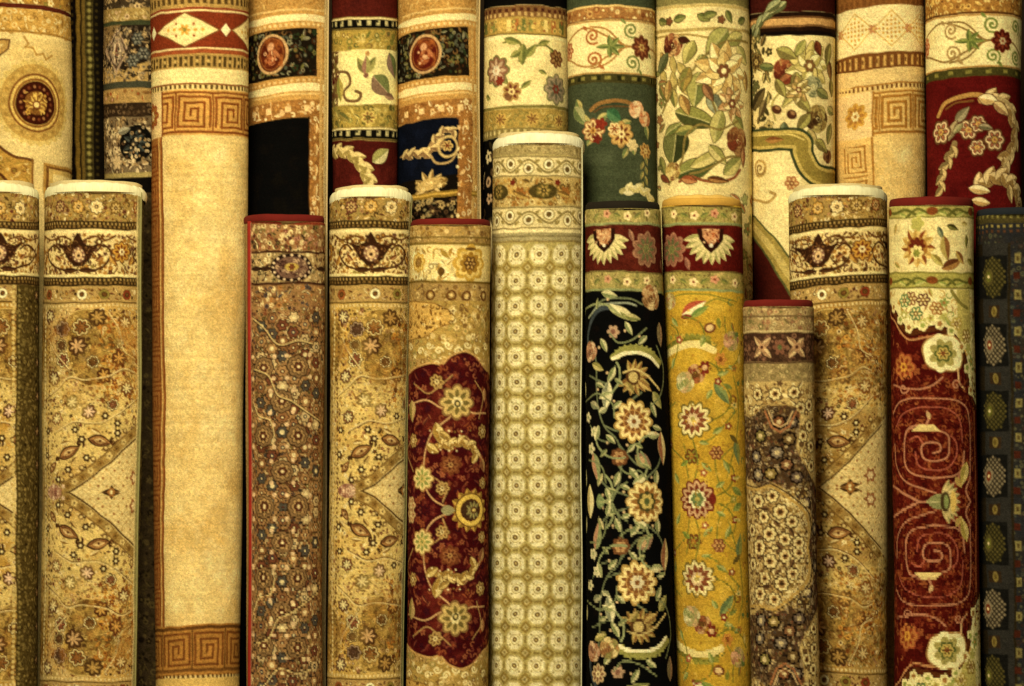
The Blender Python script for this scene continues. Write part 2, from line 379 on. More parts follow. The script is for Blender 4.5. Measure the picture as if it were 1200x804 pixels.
def build(rug, name, label, design, base, top=None, selv=None, endcol='#b59a66', group='upright rolled rugs'):
    R0 = rug.R0
    yf = rug.yfloor()
    lim = 1.66 * R0
    us = np.arange(-math.floor(lim / STEP), math.floor(lim / STEP) + 1) * STEP; lim = us[-1]
    back = np.linspace(lim, 2 * math.pi * R0 - lim, 14)[1:-1]
    if rug.seam is not None:
        us_seam = rug.seam * R0
        i = np.searchsorted(us, us_seam); us = np.insert(us, i, [us_seam, us_seam + .05])
    allu = np.concatenate([us, back])
    v1 = min(rug.vis, yf - 20)
    vs_ = np.concatenate([np.arange(math.ceil(rug.yt / STEP), math.floor(v1 / STEP)) * STEP, np.linspace(v1, yf, 12)])
    W = Weave(rug, us, vs_, base, rug.seed * 13 + 7)
    design(W)
    W.mask(None)
    C = W.C
    lum = (C * np.array([.3, .6, .1])).sum(2, keepdims=True)        # vegetable dyes: yarns share one warm cast
    C = C * (1 - rug.mute) + lum * np.array([1.16, .96, .48]) * rug.mute
    C = np.power(np.clip(C, 1e-5, 1), 1.13) * 1.02               # depth of the dyes
    # wool: uneven knots
    rs = np.random.RandomState(rug.seed)
    kj = rs.rand(400, 1600)                       # each knot takes the dye a little differently
    iu = (np.floor(us / 2.4 + .001).astype(int) + 200) % 400; iv = (np.floor(vs_ / 2.4 + .001).astype(int) + 300) % 1600
    kn = kj[iu][:, iv].T[..., None]
    C = C * (.86 + .30 * kn) * (1 + (rs.rand(*C.shape[:2], 1) - .5) * .16) * (1 + (rs.rand(*C.shape) - .5) * .06)
    C = np.concatenate([C, np.repeat(C[:, -1:], len(back), 1)], 1)
    th = allu / R0
    off = np.zeros(len(th))
    if rug.seam is not None:          # the outer turn ends at the seam, beyond it the turn below shows
        s_ = rug.seam
        if s_ > 0:
            k = th > s_ + .0005; off[k] = -rug.under * (1 - np.clip((th[k] - 2.2) / 2.0, 0, 1))
        else:
            k = th < s_ + .0003; off[k] = -rug.under; kb = th > 2.2; off[kb] = -rug.under * np.clip((th[kb] - 2.2) / 1.5, 0, 1)
    dy = vs_[:, None] - vs_[0]
    rim = -2.6 * np.clip(1 - dy / 3.0, 0, 1) ** 2
    lum = W.C.mean(2); lum = np.concatenate([lum, np.repeat(lum[:, -1:], len(back), 1)], 1)
    rel = (rs.rand(*lum.shape) - .5) * .25 - .25 * np.exp(-lum * 9)
    P = rug.pos(th[None, :], vs_[:, None], off[None, :] + rim + rel)
    root = bpy.data.objects.new(name, None); COL.objects.link(root)
    cxf, Rf = rug.axis(yf)
    base_pt = np.array([(cxf - 600) * rug.m, rug.yc, 0])
    root.location = base_pt; root.empty_display_size = .05
    root['label'] = label; root['category'] = 'rug'; root['group'] = group
    P = P - base_pt
    P[-1, :, 2] = 0.0015
    me, q = grid_mesh('pile', P, wrap=True)
    ca = me.color_attributes.new('yarn', 'FLOAT_COLOR', 'POINT')
    ca.data.foreach_set('color', np.concatenate([np.clip(C, 0.002, .85), np.ones((*C.shape[:2], 1))], 2).reshape(-1).astype(np.float32))
    uvl = me.uv_layers.new(name='weave')
    UU, VV = np.meshgrid(allu * rug.m + rug.seed, vs_ * rug.m)
    uvl.data.foreach_set('uv', np.stack([UU.reshape(-1)[q.reshape(-1)], VV.reshape(-1)[q.reshape(-1)]], -1).reshape(-1).astype(np.float32))
    link('pile', me, WOOL, root)
    # rolled-up end: the turns of the roll seen on end
    nt_, seg = 5, 40
    rows = []
    for i in range(nt_ * 4 + 1):
        f = 1 - i / (nt_ * 4.) * .93; ph = i % 4
        h = (0, -1.2, -4.5, -1.2)[ph]
        a = np.linspace(0, 2 * math.pi, seg, endpoint=False)
        rr = (f - .93 / nt_ * (a / (2 * math.pi)) * (f > .1)) if i else np.ones(seg)
        cx, R = rug.axis(rug.yt)
        rad = (R * np.clip(rr, .03, 1) - 3.0) * rug.m
        rows.append(np.stack([(cx - 600) * rug.m + rad * np.sin(a), rug.yc - rad * np.cos(a), np.full(seg, rug.z(rug.yt - h * .8) - .004)], -1))
    me2, _ = grid_mesh('roll_end', np.array(rows) - base_pt, wrap=True)
    link('roll_end', me2, cloth(endcol, 300), root)
    a = np.linspace(0, 2 * math.pi, 72, endpoint=False)
    if top:
        kind = top[0]
        if kind == 'binding':
            _, col, h = top[:3]
            pts = rug.pos(a, np.full(72, rug.yt - h * .3) + 1.6 * (1 - np.cos(a)) + vnoise(a * 2.5, a * 0, 1.0, rug.seed) * 1.6, -3.3) - base_pt
            link('top_binding', tube_mesh('top_binding', pts, 2.6 * rug.m, h * .55 * rug.m, 10, True), cloth(col, 420), root)
        else:                        # fringe: end of the warps folded over the rim
            _, col, h, droop = top[:4]
            n = 240; a = np.linspace(0, 2 * math.pi, n, endpoint=False); g = np.random.RandomState(rug.seed + 50)
            jit = vnoise(a * 12, a * 0, 1.0, rug.seed); ridge = .3 * np.sin(a * 120) + .3 * (g.rand(n) - .5)
            prof = [(1.0, -.6), (.8, .3), (.5, .4), (.25, -.4), (.08, -2.0), (0, -4.5), (.12, -8), (.4, -10)]
            dr = droop * (1 - np.cos(a)) * (np.cos(a) > -1)
            rows = [rug.pos(a, rug.yt + 3 - h * (1 - fy) + dr + jit * 2.4 * (1 - fy) + g.rand(n) * 2.6 * (fy == 1.0), ro + ridge * (ro > -2)) for fy, ro in prof]
            me3, _ = grid_mesh('fringe', np.array(rows) - base_pt, wrap=True)
            link('fringe', me3, cloth(col, 230, (1, 1, .18), var=.22), root)
    if top:                           # next turn of the roll stands a little higher inside the rim
        n = 96; a = np.linspace(0, 2 * math.pi, n, endpoint=False); up = .8 if top[0] == 'fringe' else top[3] if len(top) > 3 else 1.5
        hh = top[2] * (.9 if top[0] == 'fringe' else .75); jt = vnoise(a * 3, a * 0, 1.0, rug.seed + 5) * 2.2
        rows = [rug.pos(a, rug.yt - hh - up * k0 + jt + 3 * (1 - np.cos(a)) + (9 if k0 < 0 else 0), ro) for k0, ro in ((-1, -6), (.3, -5.6), (.8, -6.2), (1, -7.5), (.8, -9), (-1, -9.5))]
        link('inner_turn', grid_mesh('inner_turn', np.array(rows) - base_pt, wrap=True)[0], cloth(top[4] if len(top) > 4 else '#cdb987', 300), root)
    if selv:                          # bound side edge of the outer turn
        col, y0, y1, wd = selv
        ys = np.linspace(max(y0, rug.yt + 1), min(y1, yf - 1), 60)
        sgn = 1 if rug.seam > 0 else -1
        pts = rug.pos(np.full(60, rug.seam), ys, -wd * .3) - base_pt
        link('side_binding', tube_mesh('side_binding', pts, wd * .5 * rug.m, wd * .5 * rug.m, 8), cloth(col, 420), root)
    return root

# ------------------------------------------------------------------ the setting
def slab(name, x0, x1, y0, y1, z0, z1, mat):
    v = [(x, y, z) for x in (x0, x1) for y in (y0, y1) for z in (z0, z1)]
    f = [(0, 1, 3, 2), (4, 6, 7, 5), (0, 4, 5, 1), (2, 3, 7, 6), (0, 2, 6, 4), (1, 5, 7, 3)]
    me = bpy.data.meshes.new(name); me.from_pydata(v, [], f); me.update()
    o = link(name, me, mat); o['kind'] = 'structure'; return o
slab('floor', -4, 4, -11, 1.2, -.1, 0, cloth('#4a3a26', 60, rough=.7))
slab('back_wall', -4, 4, 1.2, 1.35, -.1, 3.2, cloth('#2c2115', 40, rough=.95))

# ------------------------------------------------------------------ designs, named by what is woven
CR, CR2, TAN, GOLD, OLV, BRN, DBR, RUST, RED, BURG, MAUV, PINK, GRN, DGRN, GREY, BLK = (
    '#ecd9a0', '#f4e6b8', '#bb9856', '#cf9f46', '#8f7f3c', '#7a5228', '#473018', '#9c5a2e', '#96291d', '#651417', '#856052', '#d9a680', '#6f7d42', '#3d5230', '#8d8a72', '#15100b')

def tan_garden(sh, side=None, M=577, tone='#c2964a', tone2='#93793f', q0=0):
    """tan family: dark guard stripes, palmette band, blossoms and a pale pointed medallion"""
    def D(s):
        cx, R = s.r.axis(300)
        o = cx - 110 + sh
        X = lambda x: x + o
        l, r = cx - R - 14, cx + R + 14
        pal = ['#dfc58a', '#7d4f22', '#6f3c2c', '#5b4520', '#c39647', '#a97e55', '#94814a', '#4a3016', '#ead6a2']
        s.mottle(l, r, 222, 600, tone, 60, .8, 11 + q0, .45)
        s.mottle(l, r, 222, 600, tone2, 34, .6, 14 + q0, .52)
        s.band(222, 259, '#a88a4e'); s.busy(l, r, 225, 257, pal, 5.4, 2.0)
        for x, c in ((28, MAUV), (73, '#7a4436'), (96, '#c39647'), (118, '#ead6a2'), (140, '#8a6a2c'), (163, RUST)):
            s.rosette(X(x), 242, 7.5, c, '#d8b878', '#4b2a1c', 8, '#5b4020')
        s.band(258, 268, '#3f2e16'); s.dashes(260, 262.5, '#b39356', 5, .4); s.dashes(263.5, 266, '#8a6a38', 6, .45)
        s.band(268, 323, '#e0c88e'); s.busy(l, r, 273, 320, ['#6b431e', '#9b6c2c', '#6f4a38', '#b0803c', '#5b381a', '#8f7a3c'], 6, 2.3, 'rlcf')
        for x in (-4, 96, 196):
            q = X(x)
            for sg in (-1, 1):
                s.vine([(q + sg * 12, 316), (q + sg * 30, 310), (q + sg * 38, 296), (q + sg * 30, 286), (q + sg * 22, 292)], 2.4, '#54341a')
                s.vine([(q + sg * 8, 280), (q + sg * 20, 276), (q + sg * 34, 280), (q + sg * 44, 274)], 2, '#6b431e')
                s.leaf(q + sg * 40, 304, 14, 6, sg * 1.0, '#8a5a2c', '#c39647'); s.leaf(q + sg * 25, 301, 11, 5, -sg * .6, '#6b3c20', '#b08050')
            s.poly([(q-27, 282), (q-15, 287), (q-7, 284), (q-4, 277), (q, 271), (q+4, 277), (q+7, 284), (q+15, 287), (q+27, 282), (q+19, 292), (q+13, 303), (q+5, 311), (q-5, 311), (q-13, 303), (q-19, 292)], '#3f2414')
            s.leaf(q - 10, 315, 22, 6, 0, '#3f2414', '#54341c'); s.leaf(q + 10, 315, 22, 6, 0, '#3f2414', '#54341c'); s.busy(q - 20, q + 20, 280, 312, ['#6b4526', '#2f190c', '#8a6038'], 5, 1.6, 'dl', .2)
            s.ell(q, 297, 8, 9, 0, '#8a6450'); s.ell(q, 297, 4.6, 5.6, 0, '#dcb887'); s.disc(q, 298, 2, '#4a2d1a')
            for k in range(8): s.disc(s.p(q, 297)[0] + 6.5 * math.cos(k * .785), 297 + 7.5 * math.sin(k * .785), 1, '#e3c898', True)
            s.flower(q - 25, 282, 5, 5, '#5f3c1c'); s.flower(q + 25, 282, 5, 5, '#5f3c1c'); s.disc(q - 25, 282, 1.6, CR); s.disc(q + 25, 282, 1.6, CR)
            s.rosette(X(x + 50), 294, 12, '#c8963f', '#7a3c1c', '#ead6a2', 8, '#6b431e')
        s.band(269, 272, CR); s.band(320, 323, CR)
        s.band(323, 334, '#3f2e16'); s.dashes(325, 327.5, '#b39356', 5, .4); s.dashes(329, 331.5, '#8a6a38', 6, .45)
        s.band(334, 353, '#b4945a'); s.busy(l, r, 336, 352, pal, 5.6, 1.8, 'dlr')
        for x, c in ((-20, CR), (20, CR), (60, RUST), (100, CR2), (125, OLV), (150, '#8c3d24'), (190, CR)):
            s.flower(X(x), 344, 6.6, 6, '#57391a', .2); s.ring(X(x), 344, 4.6, 2.6, c); s.disc(X(x), 344, 1.8, BRN)
        s.band(353, 354.5, '#57401c'); s.dashes(356, 359, '#e0c88e', 5, .5)
        # field: fine ground of tiny blossoms
        s.mottle(l, r, 430, M + 60, '#dfc47c', 30, .8, 21 + q0, .3)
        s.busy(l, r, 361, 480, pal, 5.0, 1.9, 'drlfd', .08); s.busy(l, r, 480, M + 4, pal, 5.6, 1.8, 'drlfd', .3)
        for q in (-78, 0, 86, 160):
            lobe = catmull([(X(84+q), 374), (X(112+q), 362), (X(138+q), 384), (X(136+q), 428), (X(112+q), 452), (X(88+q), 432)], 5, True)
            s.poly(lobe, '#9b7c3e', '#c8aa66', 1.4); s.mask(lobe); s.busy(X(84+q), X(140+q), 364, 452, ['#6b5024', '#b08c46', '#5b4020', '#98794a', '#7d5628', '#c09c54', '#cfae66'], 5.2, 2.2, 'lrcf'); s.mask(None)
        s.busy(X(118), r, 372, 470, ['#b5772c', '#7a3c18', '#cf9a44', '#57300f', '#a86b2a', '#dfc58a'], 6, 2.2, 'rlf', .15)
        s.ol = '#4a3016'
        for x, y, rr, c, e in ((78, 385, 9, '#b09478', '#5b4030'), (99, 383, 10, '#dcc488', '#8a5a2c'), (95, 405, 11, '#5a3a20', '#c8a070'), (77, 421, 9, CR, '#8a5036'),
                               (76, 404, 7, '#d8c084', '#6b4a2c'), (118, 372, 10, '#5d4020', '#b08a4c'), (142, 420, 9, '#83431f', '#cf9a50'), (125, 440, 9, '#6d3c1c', '#c99a50'), (66, 442, 8, '#7d4a3c', CR),
                               (112, 424, 7, CR, BRN), (28, 400, 10, CR, BRN), (10, 440, 9, '#6d3c24', CR), (35, 470, 8, '#d8c084', RUST), (180, 400, 10, CR, BRN), (148, 378, 9, '#a8702c', '#e3c78c'), (150, 455, 8, '#93502c', CR),
                               (88, 470, 8, '#8f7a3c', CR), (108, 482, 8, '#7a4a2c', '#e3bfa0'), (70, 490, 7, '#a86a44', CR), (135, 474, 7, CR, '#8a5036'), (62, 370, 8, '#8f6a54', CR)):
            s.rosette(X(x), y, rr, c, e, e, 7)
        s.ol = None
        for p in ([(58, 464), (72, 452), (84, 441), (104, 444), (130, 441), (146, 432), (158, 436)], [(130, 366), (142, 388), (146, 410), (158, 420)], [(60, 395), (68, 412), (84, 432)], [(70, 506), (92, 494), (118, 496), (140, 486), (160, 466)]):
            s.vine([(X(x), y + 1.3) for x, y in p], 1.3, '#6b4a22'); s.vine([(X(x), y) for x, y in p], 1.2, '#e0c88e')
        s.mottle(l, r, 361, 480, '#7d602c', 24, .35, 51 + q0, .52); s.mottle(l, r, 361, 480, '#b5762c', 20, .4, 61 + q0, .55)
        s.mottle(l, r, 440, M + 60, '#dcc078', 24, .3, 21 + q0, .45); s.mottle(l, r, 361, 480, '#d0aa5c', 20, .3, 31 + q0, .5)
        for x, y, a in ((85, 530, -.5), (120, 517, .2), (32, 520, .4), (66, 548, -.9)):
            k = 1 if x != 66 else .6
            s.leaf(X(x), y, 30 * k, 15 * k, a, '#4a2c16'); s.leaf(X(x), y, 25 * k, 11 * k, a, '#a87a48', '#7d5230'); s.leaf(X(x), y, 15 * k, 6 * k, a, '#d8b880', '#b08a54'); s.disc(X(x), y, 1.6, '#5b3018')
            s.spiral(X(x) + 14 * k * math.cos(a), y + 14 * k * math.sin(a) - 3, 5 * k, 1.0, 2.2, '#4a2c16', -1, a + 1.2); s.leaf(X(x) - 4, y - 11, 13, 5, a + .3, '#8f6c34', '#e0c88e'); s.leaf(X(x) + 6, y + 10, 12, 4.5, a - .4, '#6b4a22', '#c8a868')
        for x, y in ((102, 551), (72, 563), (105, 537), (60, 505), (92, 504), (140, 497), (126, 488), (100, 515), (58, 534), (140, 508), (84, 551)):
            s.flower(X(x), y, 5, 6, '#4e361c'); s.disc(X(x), y, 1.6, CR)
        # pale pointed medallion with its scalloped outline
        s.poly([(X(-40), 500), (X(10), 545), (X(34), M), (X(10), 600), (X(-40), 640)], '#d8c084')
        tri = [(X(86), M), (X(104), 563), (X(128), 541), (X(150), 520), (X(168), 500), (X(190), 480), (X(215), 500), (X(215), 640), (X(190), 640)]
        s.poly(tri, '#dfc88e'); s.mask(tri)
        for k in range(-8, 16):
            s.line([(X(70 + k * 9), 640), (X(70 + k * 9 + 140), 500)], 1.1, '#cfb377'); s.line([(X(70 + k * 9), 500), (X(70 + k * 9 + 140), 640)], 1.1, '#cfb377')
        for i in range(14):
            for j in range(8): s.disc(X(96 + i * 9 + (j % 2) * 4.5), 506 + j * 9, 1.5, '#b8945a' if (i + j) % 3 else '#9b6a3c')
        s.mask(None)
        ed = catmull([(X(78), M - 1), (X(100), 563), (X(127), 540), (X(149), 519), (X(168), 499)], 8)
        s.line([(x, y - 3) for x, y in ed], 10, '#a3844a'); s.line([(x - 2, y - 8) for x, y in ed], 1.3, '#7a5a2c'); s.line([(x + 3, y + 3) for x, y in ed], 2, '#5f4420')
        for k, (x, y) in enumerate(ed[2::3]): s.flower(x, y - 3, 4.2, 5, '#d3b878' if k % 2 else '#8f6c34', .3); s.disc(x, y - 3, 1.1, '#5f4420')
        for k, (x, y) in enumerate(ed[1::4]): s.disc(x - 4, y - 11, 3.2, '#6b4a22'); s.disc(x - 4, y - 11.5, 1.8, '#d8bc7c')
        s.ell(X(66), M - 1, 12, 7, 0, '#b0846a'); s.busy(X(56), X(78), M - 8, M + 2, ['#8a5a4c', '#e0c0a0'], 5, 1.8, 'df')
        s.leaf(X(133), M - 1, 24, 8, 0, '#4a3018', '#7d5a30'); s.leaf(X(133), M - 1, 16, 7, 1.57, '#4a3018', '#7d5a30'); s.flower(X(133), M - 1, 5, 6, '#a8743c'); s.disc(X(133), M - 1, 1.6, CR)
        s.flower(X(158), 560, 9, 6, '#a06c44'); s.flower(X(158), 560, 5, 6, '#e3c898')
        s.coldots(l + 20, 360, 580, 5.5, 1.8, '#e3cd94'); s.coldots(l + 25, 363, 580, 5.5, 1.3, '#6b4a22')
        if side:                                   # side border turned to the front
            xa, xb = side
            s.column(xa, xb, 334, 600, '#54441f'); s.busy(xa, xb, 336, 600, ['#6b5a30', '#33260f', '#7d6a3c', '#8f7a44'], 5.4, 2.0, 'dlr')
            s.coldots(xa - 3, 336, 590, 6, 2.1, '#cdb474'); s.coldots(xa + 3, 340, 590, 6, 1.6, '#8f7c48')
            u = (xa + xb) / 2 + 2
            for y in range(345, 600, 40): s.rosette(u, y, 6.5, '#33200f', '#a8845c', '#c8a068', 6)
        s.mirror(M)
        if s.r.seam and s.r.seam > 0:
            u = s.r.seam * s.r.R0
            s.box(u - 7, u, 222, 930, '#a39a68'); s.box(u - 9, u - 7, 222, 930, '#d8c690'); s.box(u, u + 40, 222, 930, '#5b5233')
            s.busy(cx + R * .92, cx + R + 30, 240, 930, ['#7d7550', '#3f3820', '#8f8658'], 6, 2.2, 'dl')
    return D

def greek_tan(field, lo, hi, lines, dark, cream, kx, bottom=True, red='#8f3a20', diamond='red'):
    def D(s):
        cx, R = s.r.axis(100); l, r = cx - R - 30, cx + R + 30
        s.mottle(l, r, 158, 740, '#cfa85e', 46, .5, 3, .48); s.mottle(l, r, 158, 740, '#f2dca2', 32, .5, 8, .5); s.mottle(l, r, 158, 740, '#c9a258', 11, .25, 18, .54); s.mottle(l, r, 158, 740, '#f6e6b4', 7, .2, 28, .55)
        s.mottle(l, r, -110, 120, '#c79a56', 30, .4, 6, .5)
        s.band(-110, 8, lo); s.dashes(-4, 4, dark, 8, .55)
        if diamond == 'red':
            s.band(8, 12, red); s.band(12, 57, '#86371c'); s.band(11, 13, cream); s.band(55, 57, cream)
            x0 = kx - 12
            for k in (-2, -1, 0, 1, 2):
                q, _ = s.p(x0, 33); q += k * 92
                s.poly([(q - 38, 34), (q, 14), (q + 38, 34), (q, 54)], cream, '#7d5226', 1.4, raw=True)
                s.poly([(q - 52, 34), (q - 46, 26), (q - 40, 34), (q - 46, 42)], CR2, raw=True)
                s.flower(q, 34, 7, 6, GOLD, .5, 0, True); s.disc(q, 34, 2.4, OLV, True)
                for a in (-20, -12, 12, 20): s.disc(q + a, 34, 2, GOLD, True)
                for a in (-10, 10):
                    s.disc(q + a, 27, 1.6, RUST, True); s.disc(q + a, 41, 1.6, RUST, True)
            s.band(57, 63, '#a0522c'); s.band(62, 79, '#b69354'); s.dashes(65, 77, '#574322', 6.5, .6); s.dashes(69, 73, '#c0a060', 13, .25)
        else:
            s.band(6, 60, cream)
            for k in range(-3, 4):
                q, _ = s.p(cx, 33); q += k * 46 + 10
                s.line([(q - 23, 33), (q, 12), (q + 23, 33), (q, 54), (q - 23, 33)], 1.6, '#d2ae66', raw=True)
                for a in range(-3, 4):
                    for b in range(-3, 4):
                        if abs(a) + abs(b) < 4: s.disc(q + a * 5, 33 + b * 5, 1.5, GOLD if (a + b) % 2 else '#c08f4a', True)
                s.flower(q + 23, 33, 6, 6, '#c78f60', .4, 0, True)
            s.band(60, 79, '#7b4d24'); s.dashes(64, 76, '#d0a55e', 9, .38); s.dashes(67, 72, '#7b4d24', 18, .12)
        s.band(79, 97, '#f0d79c' if diamond == 'red' else '#e3c487'); s.band(96, 98, lines); s.dashes(98, 103, dark, 6, .5); s.band(104, 158, hi); s.band(106, 108.5, lines); s.band(153, 156, lines)
        u0 = s.p(kx, 130)[0]
        for k in range(-3, 4):
            q = u0 + k * 43
            x = cx + R * math.sin(max(-1.5, min(1.5, q / s.r.R0)))
            for st, f in ((0, 1),):
                P = []
                h = 18
                for m in range(3):
                    e = h - m * 7
                    P += [(-e, e if m == 0 else e + 7), (-e, -e), (e, -e), (e, e), (-e + 7, e)]
                fl = 1 if k % 2 else -1
                s.line([(q + fl * a, 130.5 + b) for a, b in P[:-1]], 2.9 if diamond == 'red' else 3.6, lines, raw=True)
            s.box(q + 20.5, q + 22.5, 108, 153, lines)
        ul = s.p(cx - R * .7, 200)[0] if diamond == 'red' else s.p(cx - R * .2, 200)[0]
        # rosette corner and side border
        s.box(-300, ul, 104, 158, '#e8c890'); q = ul - 22
        s.rosette(q, 131, 16, GOLD if diamond != 'red' else '#a8582e', '#b07b3a', cream, 8, raw=True)
        s.box(ul - 1.5, ul + 1, 104, 158, lines)
        s.box(-300, ul, 158, 930, hi if diamond != 'red' else '#a87038'); s.box(ul - 2.5, ul, 158, 930, lines); s.box(ul - 7, ul - 5, 158, 930, '#dfb56e')
        y = 182
        while y < 930:
            P = []
            for m in range(3):
                e = 15 - m * 6
                P += [(-e, e if m == 0 else e + 6), (-e, -e), (e, -e), (e, e), (-e + 6, e)]
            s.line([(ul - 25 + a, y + b) for a, b in P[:-1]], 2.4, lines, raw=True)
            s.box(ul - 45, ul - 8, y + 19, y + 21, lines); y += 41
        if bottom:
            s.band(733, 792, '#b5803c'); s.band(735, 739, '#6b451f'); s.band(784, 788, '#7d5326'); s.dashes(791, 795, '#6b4a22', 6, .5); s.band(795, 930, '#dcb86c')
            for k in range(-3, 4):
                q = s.p(210, 762)[0] + k * 43; fl = -1 if k % 2 else 1; P = []
                for m in range(3):
                    e = 18 - m * 7
                    P += [(-e, e if m == 0 else e + 7), (-e, -e), (e, -e), (e, e), (-e + 7, e)]
                s.line([(q + fl * a, 761.5 + b) for a, b in P[:-1]], 2.9, '#7d4a20', raw=True)
                s.box(q + 20.5, q + 22.5, 739, 785, '#6b451f')
    return D

def medallion_cream(s):
    s.band(-110, 3, '#a87f3c'); s.busy(-60, 90, -60, 2, [CR, BRN, OLV, GOLD], 8, 3)
    s.band(3, 9, '#5b2418'); s.band(9, 36, '#c79d52'); s.busy(-60, 90, 10, 35, ['#b3883f', '#dcc081', '#9b7436', '#e3cd94'], 8, 3, 'lcr'); s.band(35, 38, '#a37a38')
    s.mottle(-60, 90, 38, 240, '#cfae68', 40, .5, 4, .5)
    for k in range(26):
        a = k * math.tau / 26; u, v = s.p(50, 118)
        s.leaf(u + 46 * math.cos(a), v + 46 * math.sin(a), 12, 13, a, '#d3b973', '#d0b46c', raw=True)
    s.disc(50, 118, 45, '#b99650'); u, v = s.p(50, 118)
    for k in range(34):
        a = k * math.tau / 34; s.disc(u + 39 * math.cos(a), v + 39 * math.sin(a), 2.4, '#a88542' if k % 2 else '#c8a75c', True)
    for rr, c in ((33, '#7a4a22'), (30, '#d8b868'), (27.5, '#8a5a28')): s.ring(50, 118, rr, 2.2, c)
    s.disc(50, 118, 25.5, '#42180d')
    for k in range(18):
        a = k * math.tau / 18; s.disc(u + 19.5 * math.cos(a), v + 19.5 * math.sin(a), 1.7, '#a8754a' if k % 2 else '#7a3f24', True)
    s.disc(50, 118, 14, '#8a5c28'); s.busy(38, 62, 106, 130, ['#c89a44', '#5d2c14', '#dcb860', '#6b4a1c'], 5.5, 2.4); s.palmette(50, 120, 12, -1.57, ['#dcb860', '#8a5a26', '#7a3a1c', '#e8cf8a'], 7)
    s.line([(35, 42), (40, 50), (36, 54), (45, 54), (49, 62), (57, 60), (60, 66), (66, 61)], 2.2, '#b08844')
    s.poly([(-20, 47), (19, 47), (17, 57), (0, 71), (-20, 71)], '#b89252', '#6b4526', 2)
    s.poly([(-20, 52), (12, 52), (0, 63), (-20, 63)], '#d8bd80')
    s.poly(catmull([(-40, 150), (-5, 160), (8, 172), (25, 182), (45, 186)], 5) + [(45, 240), (-40, 240)], '#b98f42')
    s.mask([(-40, 172), (5, 178), (24, 188), (43, 190), (43, 240), (-40, 240)]); s.busy(-50, 45, 165, 240, ['#dcc07c', '#8a5f2c', '#9b7c36', '#cfa653'], 8, 3.2, 'lcr'); s.mask(None)
    s.vine([(-40, 148), (-5, 160), (8, 171), (25, 182), (46, 186)], 3, '#6b4220'); s.line([(46, 185), (47, 240)], 3, '#8a5f2a')
    s.vine([(-20, 190), (0, 197), (18, 212), (24, 230)], 3, '#5b3218')
    s.rect(58, 100, 187, 240, '#b58b44'); s.rect(61, 100, 190, 240, '#7a5226'); s.rect(64, 100, 193, 240, '#cfae66'); s.rect(68, 100, 199, 240, '#e3cb8e')

def dark_stripes(s):
    s.mottle(60, 150, -110, 300, '#2a200f', 20, .6, 2)
    for x0, x1, c in ((78, 92, '#191108'), (92, 97, '#7d6126'), (97, 99, '#241a0c'), (99, 103, '#6b5526'), (103, 113, '#4a4020'), (113, 150, '#1a140a')):
        s.column(x0, x1, -110, 930, c)
    s.coldots(108, -100, 300, 8, 2.3, '#8c8148'); s.coldots(86, -100, 300, 9, 2.2, '#4a3a1c'); s.coldots(117, -100, 300, 8, 1.8, '#3f3418')
    s.coldots(105, -96, 300, 8, 1.2, '#2c2410'); s.coldots(111, -96, 300, 8, 1.2, '#2c2410')

def grey_black(s):
    pal = ['#8a7a62', '#3a2c20', '#a58a62', '#57483a', '#c8ab7c', '#241a12']
    s.busy(100, 240, -60, 10, pal, 8, 3); s.band(8, 24, '#a68a52'); s.busy(100, 240, 10, 23, ['#c8b078', '#7d6438', '#d8b890'], 7, 2.5); s.band(23, 29, '#454a32')
    s.band(29, 94, '#2c2219'); s.busy(100, 240, 30, 93, pal, 7.5, 3, 'rlfc')
    s.poly([(122, 28), (145, 28), (128, 55), (122, 60)], '#8a6f48'); s.poly([(122, 75), (150, 80), (178, 72), (178, 95), (122, 95)], '#b3935a'); s.busy(122, 180, 76, 94, pal, 7, 2.8)
    q = 140
    for sc, c in ((1, '#b59a80'), (.78, '#5b473a'), (.6, '#a08a74'), (.3, '#e3cba8'), (.15, '#6b2c22')):
        s.poly([(q - 15 * sc, 58), (q - 7 * sc, 44), (q, 58 - 28 * sc), (q + 7 * sc, 44), (q + 15 * sc, 58), (q + 7 * sc, 72), (q, 58 + 28 * sc), (q - 7 * sc, 72)], c)
    s.busy(122, 180, 30, 94, ['#c8ab7c', '#241a12', '#8a7a62', '#57483a'], 5.2, 1.9, 'lrc', .35)
    for x, y in ((165, 45), (172, 62), (160, 70)): s.rosette(x, y, 8, '#4a4a44', '#8f8a7c', '#1d1710', 6)
    s.band(94, 102, '#4a4a3c'); s.band(102, 119, '#b08e58'); s.busy(100, 240, 103, 118, ['#d8a888', '#8a6236', '#caa868', '#a0522c'], 8, 2.6)
    s.band(119, 136, '#3a2a1c'); s.busy(100, 240, 120, 135, ['#57432e', '#7a6248'], 7, 2.5)
    s.band(136, 202, '#7d6a50'); s.busy(100, 240, 137, 201, ['#c8b48c', '#57402c', '#a88a60', '#3a2a1c', '#d8c098'], 7.5, 3, 'rlfc')
    s.disc(162, 168, 22, '#15120f'); s.palmette(160, 168, 17, 0, ['#4e5450', '#2a2c2a', '#17130f', '#3c3a34'], 9, 2.6)
    s.busy(122, 180, 138, 200, ['#d8c098', '#241a12', '#a88a60', '#57402c'], 5.4, 1.9, 'lrc', .45); s.leaf(147, 152, 18, 8, -.3, '#b0a890', '#7a7462'); s.flower(140, 190, 8, 6, '#cdb288')
    s.band(202, 208, '#a89560'); s.band(208, 226, '#14100a'); s.busy(100, 240, 226, 930, ['#57482c', '#2a2012', '#6b5a38', '#3d321e'], 8, 3)

